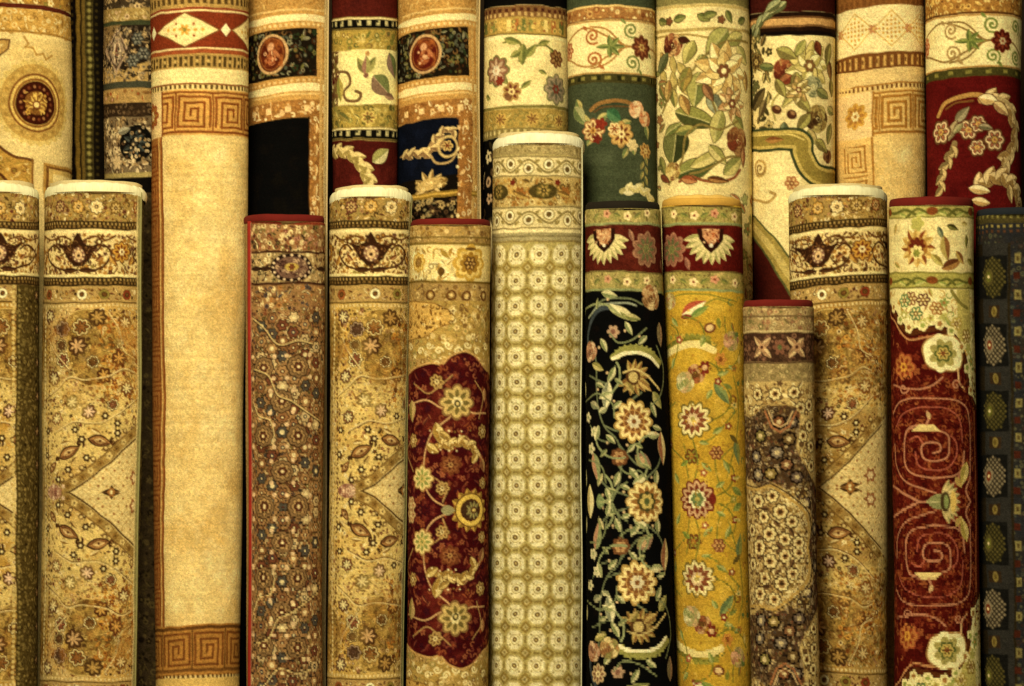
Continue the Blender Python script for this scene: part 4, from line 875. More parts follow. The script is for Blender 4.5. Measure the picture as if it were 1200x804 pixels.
def burgundy_medallion(s):
    M = 598; pal = ['#d8bc80', '#8f6c34', '#b5924c', '#7a5a34', '#c8a868']
    s.band(258, 285, '#ab8c54'); s.busy(465, 590, 262, 283, pal, 7.5, 2.8); s.band(277, 279, '#7d6632'); s.band(284, 287, '#8a7034')
    s.band(287, 330, '#e6cf90'); s.busy(465, 535, 289, 328, ['#c8b47c', '#f4e4b0', '#a89464', '#b0883c'], 8, 3.4, 'rlc')
    for x in (552, 490):
        k = 1 if x == 552 else .55
        s.flower(x, 308, 23 * k, 8, '#c8a044', .2); s.flower(x, 308, 18 * k, 8, '#e0c070', .2); s.flower(x, 308, 14 * k, 8, '#a37a2c', .25); s.rosette(x, 308, 9 * k, '#6b4a24', '#c8a058', '#4a2c1c', 6)
    s.leaf(517, 319, 12, 9, 1.57, '#6b4c20'); s.leaf(522, 298, 16, 6, .8, '#a8883c'); s.leaf(552, 291, 16, 4, 0, '#6b4c24')
    s.band(329, 332, '#7d6226'); s.band(332, 353, '#a98a54'); s.busy(465, 590, 333, 352, pal, 8, 2.8)
    for x in (505, 530, 548, 568): s.ring(x, 346, 5, 2.6, '#6b451f'); s.disc(x, 346, 2, '#d8bc80')
    s.band(352, 420, '#ae904e'); s.busy(465, 590, 354, 440, pal + ['#a39254', '#e0cc94'], 7, 2.8)
    lobe = catmull([(470, 355), (500, 354), (520, 358), (534, 370), (530, 378), (514, 384), (500, 392), (470, 396)], 4, True)
    s.poly(lobe, '#cba45a', '#8a6630', 1.4); s.mask(lobe); s.busy(468, 535, 356, 395, ['#8a6024', '#e3c888', '#b08a44', '#6b4a20'], 6.5, 2.4, 'dlcf', .15); s.mask(None)
    for k in range(9):
        s.spiral(482 + k * 11, 404 + (k % 2) * 7, 5, 1.2, 1.6, '#e8d6a0', 1 - 2 * (k % 2))
    med = catmull([(468, 450), (478, 440), (490, 430), (506, 425), (518, 427), (528, 417), (542, 412), (556, 416), (566, 428), (580, 442), (600, 452), (600, 610), (468, 610)], 4, True)
    s.poly(med, '#4a0c13', '#caa264', 2.2); s.mask(med)
    s.mottle(465, 590, 410, 600, '#71291e', 18, .7, 8, .52); s.mottle(465, 590, 410, 600, '#45101c', 22, .7, 15, .55)
    s.busy(468, 590, 415, 600, ['#8f4a2c', '#6b2420', '#98583a', '#40101c', '#7a3a2c'], 8, 3, 'lfc', .25)
    for p in ([(480, 475), (500, 470), (520, 478), (535, 470)], [(535, 484), (520, 496), (508, 508), (500, 530), (498, 552)], [(498, 560), (505, 580), (520, 592), (540, 597)], [(548, 512), (562, 530), (566, 550)], [(535, 470), (552, 482), (570, 484)]): s.vine(p, 1.8, '#c8a070')
    s.rosette(536, 471, 19, '#c8ac6c', '#7a6a38', '#e3d09a', 8, '#8a6a40'); s.disc(536, 473, 4, '#4a4424'); s.disc(536, 473, 2, '#d8c080')
    s.rosette(497, 560, 14, '#dcc484', '#8f9450', '#c8b068', 8, '#a8824c')
    s.ol = '#7a5a2c'; s.acanthus([(514, 522), (528, 520), (542, 517), (556, 524), (558, 534)], 11, ['#dcc282', '#b8934c', '#a07c3c'], 5); s.leaf(516, 508, 26, 12, 1.3, '#e0c888', '#a8843f'); s.leaf(509, 525, 18, 9, .5, '#d3b874', '#98783c'); s.leaf(523, 510, 15, 7, .6, '#cdb06c', '#98783c'); s.ol = None; s.busy(506, 556, 500, 530, ['#8a6a34', '#efdcaa'], 9, 1.8, 'd', .3)
    s.flower(530, 544, 13, 8, '#7a4226', .25); s.rosette(530, 544, 9, '#98603a', '#5b2a1c', '#b58a54', 7); s.leaf(484, 482, 26, 16, 1.4, '#c0a46c', '#98864c'); s.leaf(568, 462, 16, 9, 1.57, '#a8744c', '#c89c6c'); s.leaf(566, 545, 18, 10, 1.2, '#b08a5c', '#8a5a3c')
    for k in range(14):
        a = k * math.tau / 14; u, v = s.p(553, 598); s.leaf(u + 20 * math.cos(a), v + 20 * math.sin(a), 14, 9, a, '#c09a48', '#8a6a2c', raw=True)
    s.ring(553, 598, 17, 5.5, '#dcbc5c'); s.ring(553, 598, 20, 1.4, '#5b3418'); s.disc(553, 598, 13, '#4a3220'); s.palmette(556, 598, 12, 3.14, ['#a89a60', '#6f6a48', '#5b3020', '#c8b068'], 9, 2.2); s.leaf(526, 598, 18, 12, 0, '#98906a', '#57543f')
    for x, y, r_ in ((512, 448, 9), (486, 516, 8), (566, 505, 8), (520, 572, 8), (566, 566, 7)):
        s.rosette(x, y, r_, '#b8985c', '#6b4a28', '#ddc890', 7, '#57301c')
    for p in ([(486, 450), (500, 462), (516, 452), (530, 440)], [(486, 512), (478, 530), (486, 552)], [(512, 560), (524, 574), (520, 588)], [(556, 446), (566, 462), (562, 490)]): s.vine(p, 1.5, '#b08c58')
    s.rosette(483, 592, 11, '#c8a878', '#a06a44', '#dcc490', 6)
    s.mask(None); s.mirror(M)

def beige_trellis(s):
    cx, R = s.r.axis(230); l, r = cx - R - 20, cx + R + 20
    s.mottle(l, r, 280, 930, '#a5935c', 60, .4, 4)
    s.band(163, 181, '#a69364'); s.busy(l, r, 166, 180, ['#857448', '#c3b07c', '#968458'], 6.5, 2.4, 'drl')
    def wave(y0, y1):
        ym = (y0 + y1) / 2
        s.band(y0, y1, '#dcca98'); s.band(y0, y0 + 2, '#8f7c50'); s.band(y1 - 2, y1, '#8f7c50')
        u = -110; P = []
        while u < 110: P.append((u, ym + 7 * math.sin(u / 24 * math.pi))); u += 3
        s.line(P, 2.4, '#8f7d4e', raw=True)
        for k in range(-5, 6):
            q = k * 24; sg = 1 if k % 2 else -1
            s.disc(q + 12, ym + 3 * sg, 6.4, '#ece0b8', True); s.ring(q + 12, ym + 3 * sg, 6.4, 1.6, '#a08e5c', True); s.disc(q + 12, ym + 3 * sg, 3.4, '#70582f', True)
            s.leaf(q + 1, ym - 5 * sg, 9, 4, .6, '#98854f', raw=True); s.leaf(q + 22, ym - 6 * sg, 8, 4, -.6, '#98854f', raw=True)
    wave(182, 207)
    s.band(207, 241, '#bfa468'); s.busy(l, r, 209, 240, ['#8a6a34', '#d3bd84', '#a8783c', '#5b4524', '#b89450'], 7, 3, 'rlf')
    for x in (cx - 46, cx + 6, cx + 56): s.ell(x, 224, 17, 9, .05, '#4f4220'); s.rosette(x, 223, 9, '#6b5c2c', '#a88a4c', '#2f2812', 7); s.leaf(x - 26, 228, 20, 7, .3, '#7a5a2c', '#b59450'); s.flower(x + 25, 226, 8, 6, '#93602c'); s.flower(x + 16, 214, 4, 5, '#7a2c1c')
    wave(241, 268)
    s.band(268, 272, '#e6d6a4'); s.band(272, 281, '#a89b74'); s.band(275, 277, '#8a7c54'); s.band(281, 283, '#8f7c4c')
    pu, pv = 26.6, 30.3; y = 297
    while y < 930:
        for k in range(-4, 5):
            q = k * pu + 1
            a, b = q + pu / 2, y + pv / 2
            s.poly([(a - 8, b), (a, b - 8), (a + 8, b), (a, b + 8)], '#937c3e', raw=True); s.poly([(a - 4, b), (a, b - 4), (a + 4, b), (a, b + 4)], '#bfae78', raw=True); s.disc(a, b, 1.5, '#857440', True)
            oc = [(q - 10.5, y - 5), (q - 5, y - 11.5), (q + 5, y - 11.5), (q + 10.5, y - 5), (q + 10.5, y + 5), (q + 5, y + 11.5), (q - 5, y + 11.5), (q - 10.5, y + 5)]
            s.poly(oc, '#e4d8ac', '#c3b37c', 1.2, raw=True)
            s.ring(q, y, 5.6, 1.2, '#b8a66c', True); s.disc(q, y, 3, '#74592a', True); s.disc(q, y, 1, '#cdb87c', True)
            for t in range(4): s.disc(q + 8.4 * math.cos(t * 1.571 + .785), y + 8.8 * math.sin(t * 1.571 + .785), 1.2, '#98844a', True)
            s.box(a - 1.1, a + 1.1, y - 4, y + 4, '#8f7c44'); s.box(q - 4, q + 4, b - 1.1, b + 1.1, '#8f7c44')
        y += pv
    u = s.r.seam * s.r.R0
    s.box(u - 5, u, 163, 930, '#b5a470'); s.box(u, u + 50, 163, 930, '#8f8258')

def palmette_head(s, pal_x, mv_x, o):
    """two guard borders and a burgundy border with palmettes"""
    cx, R = s.r.axis(290); l, r = cx - R - 20, cx + R + 20
    def guard(y0, y1):
        s.band(y0, y1, '#a89a58'); s.busy(l, r, y0 + 1, y1 - 1, ['#8f8a4c', '#c8b070', '#7d6a3c'], 7, 2.6, 'ld')
        for k in range(-4, 5):
            x = pal_x + k * 24 + 4
            s.flower(x, (y0 + y1) / 2 + (k % 2) * 3 - 2, 5.5, 5, '#f0d4a0' if k % 3 else '#d89a78', .3); s.disc(x, (y0 + y1) / 2 + (k % 2) * 3 - 2, 1.6, '#8a3c24')
            s.leaf(x + 12, (y0 + y1) / 2, 11, 5, .4 - (k % 2), '#6f7440', '#98964c')
        s.band(y1 - 3, y1, '#8f9a68'); s.band(y0, y0 + 1.5, '#6b5a30')
    guard(240, 263); s.band(263, 318, '#5d1210'); s.mottle(l, r, 263, 318, '#7a2018', 14, .5); guard(317, 341)
    for k in (-1, 0, 1):
        x = pal_x + k * 104
        u, v = s.p(x, 276)
        for a in range(11):
            t = .15 + a * (math.pi - .3) / 10
            s.leaf(u + 21 * math.cos(t), v + 21 * math.sin(t), 26, 9, t, '#dccb94', '#a8a468', raw=True)
        s.poly([(u - 17, v - 12), (u - 15, v + 4), (u - 8, v + 14), (u, v + 20), (u + 8, v + 14), (u + 15, v + 4), (u + 17, v - 12)], '#35140e', raw=True); s.poly([(u - 11, v - 12), (u - 10, v + 2), (u, v + 13), (u + 10, v + 2), (u + 11, v - 12)], '#c89068', raw=True); s.busy(x - 9, x + 9, 266, 286, ['#e3bc90', '#a8582f', '#7a3420'], 4.6, 1.8, 'dl'); s.disc(u, v + 11, 2.2, '#efe4cc', True); s.box(u - 20, u + 20, 264, 267.5, '#5d1210')
        x = mv_x + k * 104
        s.rosette(x, 291, 18, '#93604c', '#6b6a44', '#b5825c', 9, '#a8745c'); s.flower(x, 291, 6, 6, '#7a7a48'); s.leaf(x - 18, 276, 16, 6, 1.2, '#b07a64', '#8a5a4c'); s.leaf(x + 18, 308, 16, 6, 1.2, '#b07a64', '#8a5a4c')

def black_floral(s):
    M = 588
    palmette_head(s, 706, 757, 0)
    s.band(341, 930, '#0a0705'); s.mottle(670, 800, 341, 600, '#1a130d', 18, .6, 3)
    gv = '#6f7a5c'
    for p in ([(690, 372), (705, 352), (735, 350), (752, 356)], [(693, 400), (699, 430), (700, 470), (706, 500), (724, 522), (726, 560), (716, 588)], [(706, 500), (722, 506), (735, 498)], [(724, 522), (745, 545), (760, 540)],
              [(700, 555), (712, 572), (735, 582), (750, 586)], [(692, 440), (712, 450), (720, 430)], [(756, 560), (770, 545), (776, 520)], [(740, 470), (752, 460)], [(692, 500), (700, 515), (712, 520)]): s.vine(p, 2, gv)
    s.vine([(690, 412), (690, 385), (700, 364), (722, 360)], 5, '#3f4c58'); s.vine([(690, 372), (702, 358), (728, 355), (744, 358)], 2.2, '#8f9a8c')
    s.leaf(727, 367, 40, 13, .45, '#d8cda0', '#8f9458'); s.leaf(740, 372, 22, 8, .1, '#b8b078', '#7d8448')
    s.rose(763, 347, 18, ['#c8a070', '#a8683c', '#e0c494', '#8a5c34']); s.flower(716, 390, 8, 6, '#b59078'); s.disc(716, 390, 3, '#8a5a4c'); s.leaf(772, 390, 30, 12, 1.5, '#b08a70', '#8a7a58')
    for k in range(11):
        t = -2.75 + k * .24
        s.leaf(s.p(744, 424)[0] + 27 * math.cos(t), 424 + 16 * math.sin(t), 12, 7, t, '#a8a458', '#8a8f44', raw=True)
    s.vine([(717, 419), (730, 410), (746, 408), (760, 413), (772, 423)], 7, '#98964a'); s.vine([(717, 421), (730, 415), (746, 413), (760, 418), (771, 428)], 4, '#f0e6c0'); s.vine([(726, 424), (745, 420), (764, 428)], 5, '#15100b')
    s.palmette(742, 443, 22, .35, ['#b59a54', '#8a5a2c', '#5f3a1c', '#c8b070'], 11, 2.3); s.vine([(730, 438), (744, 434), (760, 442), (772, 456)], 2, '#d0b878'); s.leaf(756, 452, 22, 8, .6, '#98703a', '#c8a860'); s.leaf(738, 455, 18, 7, .9, '#8a7a3c', '#b8a060'); s.leaf(770, 468, 24, 12, .9, '#8a8a4c', '#b0a868')
    s.rose(692, 412, 14, ['#c89078', '#a86a4c', '#dcb898', '#8a5a48']); s.leaf(700, 430, 20, 8, .4, '#98904c', '#c8b878')
    s.leaf(711, 464, 34, 13, 1.75, '#dcd6b0', '#8a9078'); s.leaf(697, 475, 18, 9, .4, '#a8a484', '#7d8468'); s.leaf(706, 481, 14, 7, -.5, '#c8c49c', '#8f9470')
    s.rosette(742, 494, 23, '#efd594', '#8f5526', '#d8ccb0', 11, '#b8924c'); s.ring(742, 494, 12.5, 1.4, '#c08a44')
    s.flower(724, 537, 11, 8, '#7d4a2a', .15); s.flower(724, 537, 7.5, 6, '#c09060'); s.disc(724, 537, 2, '#8a3424'); s.leaf(753, 540, 24, 17, .5, '#9b7864', '#8f8f5c'); s.disc(752, 539, 4, '#c8a078')
    for x, y in ((690, 490), (696, 508), (693, 527)): s.flower(x, y, 7, 5, '#d0c8a4'); s.disc(x, y, 2, '#8a9a68')
    s.leaf(775, 524, 40, 14, 1.5, '#e0cc98', '#a8684c'); s.leaf(698, 548, 34, 14, 1.3, '#8f9a6c', '#c08a70'); s.leaf(703, 563, 16, 7, 2.0, '#c8bc8c', '#8f9460')
    s.leaf(691, 590, 44, 18, 1.57, '#efe0b0', '#c8b478'); s.leaf(703, 588, 14, 16, 0, '#7d9464', '#a0ac78')
    for x, y, r_, a0, a1 in ((700, 440, 26, -.6, 1.2), (722, 515, 24, 1.2, 3.4), (768, 530, 22, 2.4, 4.6), (735, 545, 22, -.8, .9), (702, 380, 24, -2.6, -.8), (695, 575, 22, -.9, .9)):
        P = [(x + r_ * math.cos(a0 + (a1 - a0) * t / 8), y + r_ * math.sin(a0 + (a1 - a0) * t / 8)) for t in range(9)]
        s.vine(P, 2, '#8f9a70'); s.leaf(P[-1][0], P[-1][1], 20, 8, a1 + 1.6, '#ded6ac', '#98a070'); s.leaf(P[4][0], P[4][1], 13, 5, a0 + 1.2, '#a8aa78', '#6f7d54')
    for x, y, ln, a in ((712, 345, 22, .2), (735, 385, 18, 1.0), (752, 398, 16, 2.4), (706, 405, 18, 1.1), (716, 440, 20, 2.0), (704, 452, 14, .5), (722, 476, 15, 2.5), (766, 480, 18, 1.2), (770, 500, 14, .3), (714, 516, 16, .7), (738, 526, 14, 2.3), (742, 556, 18, .9), (768, 560, 20, 1.7), (722, 562, 18, 1.9), (732, 572, 14, .4), (712, 580, 16, 1.3), (686, 455, 20, 1.5), (684, 560, 20, 1.5)):
        s.leaf(x, y, ln, ln * .4, a, '#c8c498', '#7d8a5c'); s.disc(x + 6 * math.cos(a + 1.6), y + 6 * math.sin(a + 1.6), 1.6, '#d0b088')
    for p in ([(686, 470), (700, 462), (716, 474), (718, 490)], [(724, 548), (736, 556), (748, 552), (757, 562)], [(768, 404), (776, 430), (774, 460), (764, 476)], [(716, 590), (722, 575), (734, 566)], [(690, 540), (704, 548), (710, 566)], [(712, 392), (722, 402), (740, 398), (756, 384)]): s.vine(p, 1.7, '#7d8862')
    s.flower(757, 588, 25, 12, '#c09a58', .14); s.rosette(757, 588, 23.5, '#efd594', '#a8702f', '#57502c', 12); s.flower(757, 588, 12, 8, '#4f4c28', .2); s.flower(757, 588, 9, 6, '#c8b060', .3); s.disc(757, 588, 3.4, '#57683a')
    s.mirror(M)
    s.rosette(700, 790, 12, '#c8aa84', '#8a5a44', '#e3d0a0', 8); s.rose(712, 760, 15, ['#b08048', '#e3c890', '#8f8a4c', '#98603a'])

def mustard_floral(s):
    M = 585; cx = 825
    palmette_head(s, 832, 786, 0)
    s.band(341, 930, '#c8a22e'); s.mottle(760, 890, 341, 600, '#d3b244', 26, .6, 3); s.mottle(760, 890, 341, 600, '#b58a2a', 30, .55, 9)
    gv = '#8a8430'
    for p in ([(778, 350), (800, 345), (830, 345), (862, 352)], [(812, 372), (835, 350), (858, 356)], [(846, 370), (848, 400), (838, 424), (846, 450)], [(862, 480), (846, 500), (836, 512), (824, 520)], [(836, 530), (838, 560), (848, 575), (862, 585)], [(858, 440), (864, 470), (860, 520), (850, 560)], [(800, 520), (806, 545)], [(782, 480), (790, 470)], [(862, 520), (842, 540)]): s.vine(p, 1.7, gv)
    s.rose(785, 352, 12, ['#a89a58', '#b5845c', '#d8c890']); s.leaf(811, 361, 34, 14, -.5, '#b5543c', '#f0e2b4'); s.leaf(818, 366, 26, 8, -.6, '#6f8a44', '#8f9a4c'); s.leaf(803, 372, 16, 6, 0, '#8a3c2c')
    s.ell(830, 384, 7.5, 6, -.5, '#7a4424'); s.ell(830, 384, 4.5, 3.5, -.5, '#e0c088'); s.leaf(840, 378, 14, 5, 1.4, '#8a8a34')
    s.vine([(776, 424), (784, 412), (800, 405), (820, 404), (834, 410)], 8, '#e8d490'); s.vine([(776, 417), (784, 405), (800, 398), (820, 397), (836, 404)], 4.5, '#7d7a30')
    for k in range(8): s.disc(786 + k * 6, 396 - 2 * math.sin(k / 7 * 3.14), 3, '#98923c')
    s.rose(855, 398, 14, ['#b0785c', '#c8b06c', '#8f8a4c', '#d8a884']); s.flower(843, 420, 8, 6, '#c88a3c'); s.disc(843, 420, 3, '#8a5024')
    s.rose(814, 437, 13, ['#8a3c2c', '#c8a070', '#a8643c', '#6b4a24']); s.rose(800, 447, 15, ['#d8cc9c', '#a8a068', '#c8a474', '#8f9458']); s.flower(824, 430, 8, 6, '#7a2a1c'); s.disc(824, 430, 3, '#d8b080')
    s.leaf(845, 460, 32, 12, .9, '#8f9a5c', '#6b7d50'); s.ring(858, 468, 4.5, 2.4, '#8a5c28'); s.leaf(852, 452, 14, 6, .4, '#7d8440')
    s.rosette(811, 492, 21, '#e6d69c', '#8a4c30', '#dccfa0', 11, '#7d6c30'); s.ring(811, 492, 11.5, 1.6, '#8a5034'); s.flower(811, 492, 8, 6, '#d8b890', .3); s.flower(811, 492, 5, 6, '#ecdca8', .3); s.disc(811, 492, 3, '#b5a05c')
    s.rosette(809, 535, 10, '#6f4420', '#8f8a34', '#a8702c', 6); s.leaf(800, 543, 14, 6, 2.6, '#8a9a44', '#6f7d34'); s.rosette(838, 532, 9, '#8a5034', '#d0a060', '#6b3c1c', 6); s.leaf(862, 530, 32, 10, 1.4, '#8f8f48', '#6f7d50'); s.leaf(858, 515, 16, 6, .7, '#6b5a28')
    for p in ([(786, 470), (780, 500), (788, 525), (800, 540), (804, 560)], [(834, 492), (848, 484), (856, 468), (850, 452)], [(811, 516), (816, 540), (812, 560)], [(846, 540), (858, 552), (852, 572), (838, 580)], [(786, 380), (794, 392), (790, 420), (782, 436)], [(830, 425), (846, 432), (860, 424), (866, 408)], [(800, 372), (818, 378), (824, 392)]): s.vine(p, 1.7, '#7d7a2c')
    for x, y, ln, a in ((790, 378, 16, .8), (822, 400, 14, 1.9), (846, 436, 16, -.3), (786, 505, 16, 1.4), (840, 505, 16, -.6), (826, 548, 16, .8), (850, 548, 16, 1.2), (792, 560, 16, 1.0), (842, 568, 14, -.5), (830, 462, 14, 2.1), (788, 425, 14, 2.0), (856, 430, 12, .5), (824, 520, 12, .2)):
        s.leaf(x, y, ln, ln * .4, a, '#7d8a44', '#b0b068')
    for x, y, c in ((795, 398, '#a85a3c'), (840, 446, '#8a3c28'), (786, 520, '#a85a3c'), (852, 500, '#93502c'), (822, 555, '#a8643c'), (858, 560, '#8a4428')): s.flower(x, y, 5, 5, c, .35); s.disc(x, y, 1.6, '#ecd9a0')
    s.flower(814, 585, 24, 12, '#7a3424', .18); s.rosette(814, 585, 21.5, '#c8a078', '#7a3424', '#93a068', 12); s.flower(814, 585, 12,  9, '#e8dcb0', .2); s.flower(814, 585, 9, 6, '#6f8050', .2); s.disc(814, 585, 3.5, '#b8a858'); s.ell(833, 585, 4.5, 8, 0, '#7d2a20')
    s.leaf(862, 575, 18, 8, .6, '#98a050', '#7d8a40'); s.ring(862, 590, 5, 2.6, '#93702c')
    s.busy(762, 780, 360, 600, ['#98923c', '#a8602c', '#d8c070'], 16, 4, 'lf', .4); s.busy(855, 890, 345, 600, ['#98923c', '#a8702c', '#d8c070', '#6b7d44'], 15, 3.6, 'lfc', .35)
    s.busy(785, 860, 345, 600, ['#b08428', '#dcb64c', '#a8862c'], 15, 2.8, 'dc', .4)
    s.mirror(M)

def brown_mosaic(s):
    M = 642; l, r = 855, 985; pal = ['#c8b080', '#6f4a38', '#93744c', '#57402e', '#ab8c58', '#85604c']
    s.band(353, 391, '#a98a5c'); s.busy(l, r, 357, 390, ['#d0b888', '#8a6448', '#7d7240', '#a86a4c', '#c8a878'], 7, 2.8); s.band(370, 372, '#7d5f3c'); s.band(388, 390, '#d0b888')
    s.band(391, 425, '#4c2c22'); s.busy(l, r, 393, 424, ['#7a4a3c', '#5d3a2c', '#93604c'], 7.5, 3)
    for x in (890, 932, 974):
        for a in (.785, -.785, 2.356, -2.356): s.leaf(s.p(x, 408)[0] + 8 * math.cos(a), 408 + 8 * math.sin(a), 17, 7, a, '#d3ae84', '#a87858', raw=True)
        s.flower(x, 408, 6, 6, '#c08a68'); s.disc(x, 408, 2.2, '#5b2a1c'); s.flower(x + 21, 408, 9, 6, '#8a5040', .4); s.disc(x + 21, 408, 3, '#57683a')
    s.band(424, 447, '#a3895a'); s.busy(l, r, 426, 446, ['#857444', '#c3aa74', '#93784c'], 7, 2.6); s.band(424, 426, '#6b4a34')
    s.band(447, 930, '#c0a062'); s.busy(l, r, 448, M, ['#e3cf9a', '#8a6434', '#d8b878', '#a87c3c', '#6f4c2c'], 7.5, 3, 'rfld', .05)
    def ringlet(x, y, k=1.0):
        s.flower(x, y, 8.5 * k, 7, '#57381c', .2); s.flower(x, y, 7 * k, 7, '#dcc890', .25); s.flower(x, y, 4 * k, 6, '#a8743c', .3); s.disc(x, y, 2.2 * k, '#4a2c14')
    for x, y in ((885, 462), (905, 462), (928, 460), (946, 475), (946, 500), (948, 525), (948, 548), (935, 478), (884, 482), (938, 545), (938, 512)): ringlet(x, y)
    dark = catmull([(862, 492), (880, 487), (892, 476), (915, 474), (932, 480), (934, 500), (930, 525), (940, 545), (948, 560), (960, 580), (964, 610), (956, 650), (946, 640), (950, 610), (940, 592), (922, 580), (904, 566), (888, 572), (876, 562), (862, 566)], 4, True)
    s.poly(dark, '#573a24', '#b5904f', 2.0); s.mask(dark)
    s.busy(l, r, 470, 655, ['#7d6048', '#57463f', '#8a6a3c', '#33201a', '#6f5030', '#a89074', '#7a3c28', '#c0a478'], 5, 2.1, 'rfld', .04)
    for x, y, c in ((884, 534, '#7a6a62'), (910, 494, '#8a4a2a'), (908, 530, '#857468'), (930, 560, '#765f58'), (900, 555, '#93783c'), (942, 590, '#765f58'), (954, 620, '#857468'), (922, 515, '#7a5a34'), (890, 510, '#85763c'), (918, 545, '#8f5a3c'), (886, 556, '#857468'), (925, 495, '#6a5850')):
        s.flower(x, y, 9, 8, '#26160f', .15); s.flower(x, y, 6.8, 7, c, .3); s.flower(x, y, 3, 5, '#d0b88c', .3)
    s.line([(894, 482), (902, 500), (912, 506), (922, 500), (930, 482)], 2.2, '#b0643c'); s.line([(898, 482), (904, 496), (912, 500), (920, 496), (926, 482)], 1.4, '#d8b080'); s.mask(None)
    s.busy(866, 944, 572, 650, ['#d8c08a', '#7a5228', '#b08a4c', '#57381c', '#93702f', '#e3cf9a'], 4.8, 2.0, 'rlf', .04)
    for k, (x, y) in enumerate(((886, 588), (902, 582), (893, 606), (912, 600), (926, 612), (880, 622), (900, 626), (918, 632), (934, 636), (888, 640), (906, 646), (868, 604), (870, 640))): ringlet(x, y, 1.05 if k % 3 else 1.2)
    for x, y in ((893, 596), (908, 614), (888, 630), (926, 624), (912, 640)): s.leaf(x, y, 12, 5, x * .7, '#4f2f1c', '#7a5230')
    s.vine([(868, 570), (884, 574), (900, 570), (920, 584), (938, 598), (946, 618), (944, 642)], 2.6, '#c0943f'); s.vine([(868, 567), (884, 571), (900, 567), (922, 581), (941, 596), (949, 617), (947, 642)], 1.4, '#4a2c14')
    s.mirror(M)

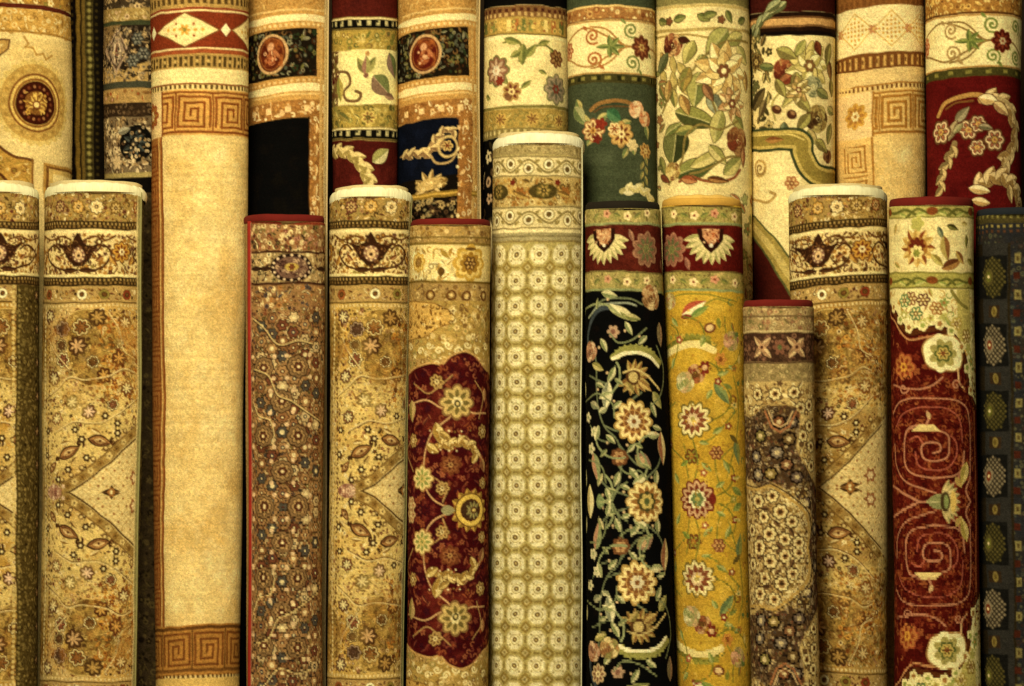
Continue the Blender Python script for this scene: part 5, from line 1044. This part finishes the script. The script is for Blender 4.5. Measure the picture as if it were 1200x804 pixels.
def red_scroll(s):
    M = 588; l, r = 1020, 1170
    s.band(237, 255, '#b5ab62'); s.band(238, 240, CR); s.band(253, 256, '#8a8240')
    s.band(255, 319, '#ead9a0'); s.mottle(l, r, 255, 319, '#dcc588', 20, .5)
    s.band(318, 338, '#b0a658'); s.band(317.5, 320, '#8a8240'); s.band(336, 338.5, '#7d7434')
    for y in (247, 328):
        for x in (1040, 1088, 1136):
            s.vine([(x - 30, y + 6), (x - 18, y - 2), (x - 6, y + 2), (x, y), (x + 6, y + 2), (x + 18, y - 2), (x + 30, y + 6)], 3, '#6b6a30'); s.ell(x, y, 7, 5, 0, '#8a4c24'); s.leaf(x + 14, y + 4, 14, 5, .3, '#98a050', '#c8c078'); s.leaf(x - 14, y + 4, 14, 5, -.3, '#98a050', '#c8c078')
    for k in range(12):
        a = k * math.tau / 12; s.leaf(s.p(1070, 290)[0] + 15 * math.cos(a), 290 + 16 * math.sin(a), 16, 9, a, '#c09a50' if k % 2 else '#8a4a24', '#dcbc74', raw=True)
    s.disc(1070, 290, 13, '#a87434'); s.flower(1070, 288, 11, 8, '#6b2a18', .3); s.flower(1070, 296, 9, 7, '#e3cf8c', .3); s.flower(1070, 297, 5, 6, '#8a8a3c', .3); s.flower(1070, 262, 9, 5, '#b8b060', .3)
    for x, y, ln, a, c, d in ((1098, 272, 16, 1.2, '#57604c', '#8a8f6c'), (1113, 266, 17, .3, '#46401c', '#7d7840'), (1104, 290, 30, 1.4, '#8a5c34', '#b5a05c'), (1112, 308, 30, -.4, '#6b3c20', '#a87a44'), (1122, 300, 20, .9, '#8a5c34', '#c0a058'), (1130, 282, 16, 1.6, '#57501f', '#98924c'), (1128, 262, 12, .2, '#a08a44', '#c8b878'), (1094, 304, 20, .8, '#93803c', '#c3b468'), (1136, 305, 18, .4, '#8a7c38', '#b8ac60'), (1048, 310, 14, .4, '#c8a868', '#98904c'), (1046, 268, 14, 1.9, '#c8a868', '#a89850')):
        s.leaf(x, y, ln, ln * .42, a, c, d)
    # field: burgundy inside, cream spandrels
    s.band(338, 930, '#540f0c'); s.mottle(l, r, 338, 600, '#4f0c0c', 24, .85, 3, .42); s.mottle(l, r, 338, 600, '#80301c', 14, .5, 12, .56)
    s.busy(l, r, 380, 600, ['#8a4026', '#57120f', '#752a1a', '#98542f', '#480c0c'], 10, 3.2, 'lcf', .3)
    sp = [(1020, 338), (1175, 338), (1175, 480), (1143, 478), (1135, 462), (1130, 436), (1124, 412), (1112, 394), (1098, 386), (1078, 388), (1062, 390), (1052, 380), (1045, 366), (1034, 356), (1020, 352)]
    s.poly(sp, '#e8daa0'); s.mask(sp); s.busy(1030, 1175, 340, 480, ['#b8b064', '#c8a058', '#8f9a54', '#f2e6b4', '#a87a44'], 10, 4, 'lfc', .25)
    s.column(1118, 1135, 338, 400, '#c3b468'); s.vine([(1112, 340), (1120, 352), (1132, 362)], 4, '#8a8040')
    for x, y, c in ((1064, 350, '#8a5c3c'), (1078, 352, '#6b3c2c'), (1070, 368, '#5f7a4c'), (1094, 362, '#a8743c'), (1118, 380, '#b8a050'), (1130, 395, '#98803c'), (1056, 352, '#6f8a58')): s.rosette(x, y, 9, c, '#e3cf94', '#8a6434', 6)
    s.mask(None)
    s.vine(sp[3:-1], 9, '#3f0d09'); s.vine(sp[3:-1], 5.5, '#5f3216'); s.vine([(x, y + 8) for x, y in sp[6:-1]], 2, '#c08a5c')
    s.vine([(1143, 470), (1136, 455), (1132, 430)], 5, '#f0e4ae')
    s.poly(catmull([(1080, 402), (1092, 394), (1110, 394), (1122, 402), (1124, 420), (1118, 432), (1098, 434), (1084, 430), (1078, 416)], 4, True), '#f0e2b0', '#a8804c', 2); s.flower(1101, 414, 23, 7, '#efe1ae', .22); s.flower(1101, 414, 17, 7, '#a89c5c', .3); s.flower(1101, 414, 11, 6, '#57602f', .3); s.rosette(1101, 414, 8, '#c0a85c', '#6b5a2c', '#8a3c20', 6)
    s.vine([(1118, 432), (1120, 446), (1126, 454)], 2.4, '#d8b080')
    s.rosette(1056, 430, 15, '#b8743c', '#8a3c20', '#d0983c', 7, '#9b4a2c')
    s.busy(1040, 1150, 440, 600, ['#8a4026', '#3d0a0a', '#752a1a', '#98542f', '#611a12'], 6.5, 2.6, 'lcc', .15)
    for k, (x, y) in enumerate(sp[4:-1]):
        s.flower(x, y - 5, 6, 5, '#e8daa0', .2); s.flower(x, y - 6, 3.4, 5, '#98a054' if k % 2 else '#a87a44', .3)
    pk = '#b87f62'
    s.vine([(1050, 500), (1056, 486), (1072, 478), (1096, 477), (1114, 484), (1122, 498), (1124, 520)], 1.5, '#a85a48'); s.vine([(1070, 530), (1074, 546), (1090, 552), (1106, 549), (1116, 538), (1117, 522), (1110, 512)], 1.5, '#a85a48')
    s.vine([(1046, 486), (1050, 474), (1060, 468), (1080, 466), (1108, 467), (1122, 471), (1130, 480), (1133, 500), (1134, 530), (1133, 560)], 1.8, pk)
    s.vine([(1078, 498), (1064, 502), (1059, 512), (1058, 530), (1060, 547), (1068, 556), (1084, 560), (1104, 560), (1118, 556), (1125, 546), (1126, 530)], 1.9, pk)
    s.vine([(1064, 503), (1080, 504), (1098, 506), (1107, 512), (1108, 526), (1106, 536), (1096, 540), (1082, 539), (1077, 532), (1078, 522), (1086, 519), (1096, 521), (1097, 529), (1089, 531)], 1.8, pk)
    s.vine([(1126, 530), (1124, 548), (1116, 564), (1104, 572)], 2, pk); s.vine([(1048, 520), (1050, 548), (1060, 566), (1078, 574), (1092, 578)], 1.8, pk); s.vine([(1046, 452), (1064, 456), (1084, 452), (1100, 442)], 1.8, pk); s.spiral(1056, 455, 7, 1.2, 1.7, pk); s.spiral(1116, 450, 7, 1.2, 1.7, pk, -1)
    s.poly([(1066, 506), (1074, 498), (1090, 498), (1098, 506)], '#dcc484'); s.vine([(1082, 498), (1084, 490), (1082, 482)], 2.4, pk); s.leaf(1084, 487, 10, 5, 1.2, '#caa878')
    s.vine([(1046, 570), (1058, 580), (1074, 588), (1086, 588)], 2.6, pk); s.leaf(1126, 556, 30, 12, 1.9, '#d3bc78', '#a8954c'); s.leaf(1119, 566, 16, 7, 1.0, '#b89a58')
    s.vine([(1134, 560), (1128, 576), (1134, 588)], 2.4, pk); s.vine([(1078, 520), (1072, 512), (1064, 516)], 1.6, '#b0604a')
    for k in range(9):
        t = (k / 8 - .5) * 2.6; s.leaf(s.p(1102, 588)[0] + 9 * math.cos(t), 588 + 14 * math.sin(t), 24, 9, t, '#cdb880', '#8f8a58', raw=True)
    s.leaf(1096, 588, 30, 18, 3.14, '#b8ae80', '#8a8a5c'); s.ell(1103, 588, 6, 12, 0, '#4a3a22'); s.ell(1104, 588, 3, 8, 0, '#8f9a60'); s.ell(1113, 588, 4, 12, 0, '#d8b868')
    s.column(1141, 1170, 480, 700, '#6b2014'); s.column(1139, 1141, 480, 700, '#a8603c')
    s.mirror(M)

def dark_geometric(s):
    l, r = 1125, 1265
    s.mottle(l, r, 245, 930, '#3a3222', 30, .5, 3); s.band(247, 262, '#4a4226'); s.dashes(252, 256, '#7d7440', 8, .4); s.dashes(264, 267, '#93844c', 8, .4); s.dashes(270, 273, '#5b3c28', 8, .4)
    s.busy(l, r, 275, 930, ['#4a4840', '#2c2a28', '#57543f', '#40302a', '#45483f'], 7, 2.4, 'dr')
    s.column(1120, 1149, 285, 930, '#2c2417'); s.column(1149, 1176, 285, 930, '#34322f'); s.column(1176, 1179, 285, 930, '#2f2718')
    for k, y in enumerate(range(325, 930, 78)):
        for dy, pale in ((0, False), (79 if False else 39, None)):
            yy = y + dy
            if pale is None:
                s.rect(1156, 1168, yy - 7, yy + 7, '#3a2c1e'); s.ell(1162, yy, 4, 6, 0, '#857440'); s.ell(1162, yy, 2, 3.4, 0, '#6b5a2c')
            else:
                s.rect(1144, 1176, yy - 25, yy + 25, '#1b1a18')
                c1, c2 = (('#5b522c', '#332f1a'), ('#857860', '#40382c'))[k % 2]
                s.ell(1160, yy, 16, 23, 0, c2)
                for i in range(-5, 6):
                    for j in range(-7, 8):
                        if (i / 5.2) ** 2 + (j / 7.4) ** 2 < 1 and (i + j) % 2: s.disc(s.p(1160, yy)[0] + i * 3.2, yy + j * 3.2, 1.5, c1, True)
                s.ell(1156, yy, 7, 10, 0, c1); s.ell(1156, yy, 4, 6, 0, '#7a3c24' if k % 2 else '#6b6a2c'); s.disc(1156, yy, 1.8, '#dcc898')
    for k in range(16): s.rect(1184, 1191, 298 + k * 42, 309 + k * 42, '#857a4c'); s.rect(1186, 1189, 301 + k * 42, 306 + k * 42, '#57482a'); s.rect(1183, 1190, 320 + k * 42, 328 + k * 42, '#4a2418')
    s.coldots(1197, 290, 930, 9, 1.8, '#6b6236')

# ------------------------------------------------------------------ the rugs: front row
G1 = 'rolled rugs in the front row'; G2 = 'rolled rugs in the back row'
FR = ('fringe', '#f3e6b8', 14, 7)
def R(*a, **k): return Rug(*a, **k)
NM = 'rolled_rug'
build(R((230, -66, 46), (804, -68, 44), 222, 0, seed=1), NM, 'tan floral roll with cream fringe, dark ringed side border turned to the front', tan_garden(30, (25, 60), 580, '#b5862f', '#8a6c2c', 40), '#b08e4c', FR, group=G1)
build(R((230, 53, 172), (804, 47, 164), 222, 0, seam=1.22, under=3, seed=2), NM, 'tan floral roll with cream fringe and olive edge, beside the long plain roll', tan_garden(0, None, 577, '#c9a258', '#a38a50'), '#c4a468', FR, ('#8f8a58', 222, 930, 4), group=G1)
build(R((170, 178, 290), (804, 181, 281), -110, .065, seed=3, tilt=2, bow=3), NM, 'long plain tan roll with red diamonds and brown Greek key bands', greek_tan('#e0bd74', '#b69354', '#d3a055', '#8a4c20', '#5d4522', '#ecd49a', 232), '#e6c988', group=G1)
build(R((255, 285, 381), (804, 287, 378), 257, 0, seam=-1.0, under=2.0, seed=4, mute=0.3), NM, 'rust mosaic patterned roll bound in red along its top and side edge', red_edged, '#a27448', ('binding', '#64160f', 9, 1, '#4a120c'), ('#8f2417', 257, 930, 7), group=G1)
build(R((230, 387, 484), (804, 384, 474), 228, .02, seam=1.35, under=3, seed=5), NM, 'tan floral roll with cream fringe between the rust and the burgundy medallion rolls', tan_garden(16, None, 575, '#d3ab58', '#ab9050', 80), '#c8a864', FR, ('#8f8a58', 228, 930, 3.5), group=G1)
build(R((260, 479, 576), (804, 477, 571), 261, -.055, seed=6), NM, 'roll with burgundy flower medallion, cream band and thin red top binding', burgundy_medallion, '#b3925a', ('binding', '#64160f', 8, 1, '#4a120c'), group=G1)
build(R((200, 577, 686), (804, 571, 684), 165, .065, seam=1.2, under=2.5, seed=7), NM, 'tall beige roll with trellis of small cream flowers and cream fringe', beige_trellis, '#b5a466', ('fringe', '#f4e9c2', 15, 7), ('#efe2b8', 165, 930, 4), group=G1)
build(R((260, 686, 775), (804, 688, 792), 242, 0, seed=8, mute=0.3, tilt=-1, bow=2), NM, 'black roll with large cream rosettes, vines and a dark top edge', black_floral, '#15100b', ('binding', '#1c160d', 10, 1, '#2a2012'), endcol='#2a2014', group=G1)
build(R((260, 776, 869), (804, 793, 880), 238, .055, seed=9, mute=0.12, bow=2), NM, 'mustard yellow floral roll with burgundy palmette band', mustard_floral, '#c8a22e', ('binding', '#c79a44', 9, 5, '#d8b05c'), group=G1)
build(R((360, 870, 953), (804, 880, 961), 357, -.1, seed=10, mute=0.38), NM, 'short brown and cream mosaic roll with thin red top binding', brown_mosaic, '#a98a5c', ('binding', '#64160f', 9, 1, '#4a120c'), group=G1)
build(R((230, 925, 1040), (804, 930, 1041), 226, .095, seed=11, tilt=4, bow=2), NM, 'tan floral roll with cream fringe, half hidden behind the short brown roll', tan_garden(-14, None, 571, '#b08038', '#7d6630', 120), '#b08e50', FR, group=G1)
build(R((240, 1041, 1141), (804, 1049, 1149), 238, 0, seed=12), NM, 'red roll with pink coiled scrolls, cream flower band and red top binding', red_scroll, '#540f0c', ('binding', '#64160f', 11, 1, '#4a120c'), group=G1)
build(R((250, 1142, 1250), (804, 1150, 1256), 249, .045, seed=13, mute=0.05), NM, 'dark olive roll with column of dotted oval medallions and navy top edge', dark_geometric, '#2d2d30', ('binding', '#1a1f26', 9, 1, '#23282c'), endcol='#2a2a24', group=G1)
# back row
build(R((0, -50, 83), (804, -46, 87), -110, .285, vis=245, seed=21, tilt=-2, bow=5), NM, 'cream roll with round gold ring medallion, behind the fringed tan rolls', medallion_cream, '#e0c88c', group=G2)
build(R((0, 64, 138), (804, 64, 138), -110, .47, vis=245, seed=22), NM, 'dark brown roll with narrow vertical olive and gold stripes', dark_stripes, '#1f170c', group=G2)
build(R((0, 122, 226), (804, 128, 232), -110, .29, seed=23), NM, 'grey and black patterned roll tucked behind the plain Greek key roll', grey_black, '#4a3c2a', group=G2)
build(R((0, 290, 387), (804, 288, 385), -110, .225, seam=1.25, under=2.5, vis=280, seed=24, tilt=3, bow=5), NM, 'gold bordered roll with plain black field and oval portrait cartouche', cartouche(False), '#c79a58', None, ('#d6bd8a', -110, 930, 4), group=G2)
build(R((0, 389, 466), (804, 389, 466), -110, .25, vis=245, seed=25, mute=0.28), NM, 'burgundy roll with cream tulip border between black and white checks', tulip_border, '#5d1111', group=G2)
build(R((0, 465, 565), (804, 467, 567), -110, .275, seam=1.25, under=2.5, vis=285, seed=26, tilt=4, bow=5), NM, 'gold bordered roll with navy field and oval portrait cartouche', cartouche(True), '#c79a58', None, ('#d6bd8a', -110, 930, 4), group=G2)
build(R((0, 566, 666), (804, 568, 668), -110, .32, vis=265, seed=27, mute=0.32, bow=3), NM, 'cream floral roll with olive gold bands, behind the tall beige trellis roll', floral_gold_bands, '#ecdaa2', group=G2)
build(R((0, 665, 768), (804, 667, 770), -110, .25, vis=265, seed=28, mute=0.25, bow=4), NM, 'green roll with cream scrolling vine border and flower garland', green_field, '#47523c', group=G2)
build(R((0, 766, 878), (804, 772, 886), -110, .29, vis=370, seed=29, mute=0.38, bow=2), NM, 'cream roll with large roses and big green leaves', big_leaves, '#ead8a0', group=G2)
build(R((0, 876, 977), (804, 882, 983), -110, .325, vis=370, seed=30, mute=0.35), NM, 'cream rose roll with gold angular frame band and dark striped top', rose_gold_frame, '#ecd9a2', group=G2)
build(R((0, 977, 1083), (804, 983, 1089), -110, .37, vis=260, seed=31, tilt=5, bow=4), NM, 'pale tan roll with faint diamonds and gold Greek key border', greek_tan('#e0bd7c', '#8a5a2c', '#dfb972', '#a87430', '#7b4d24', '#eed9a4', 1048, False, diamond='pale'), '#e3c27e', group=G2)
build(R((0, 1085, 1197), (804, 1087, 1199), -110, .3, vis=275, seed=32, tilt=1, bow=4), NM, 'burgundy roll with cream scrolling vine border and acanthus scrolls', burgundy_scroll, '#5f0f12', group=G2)
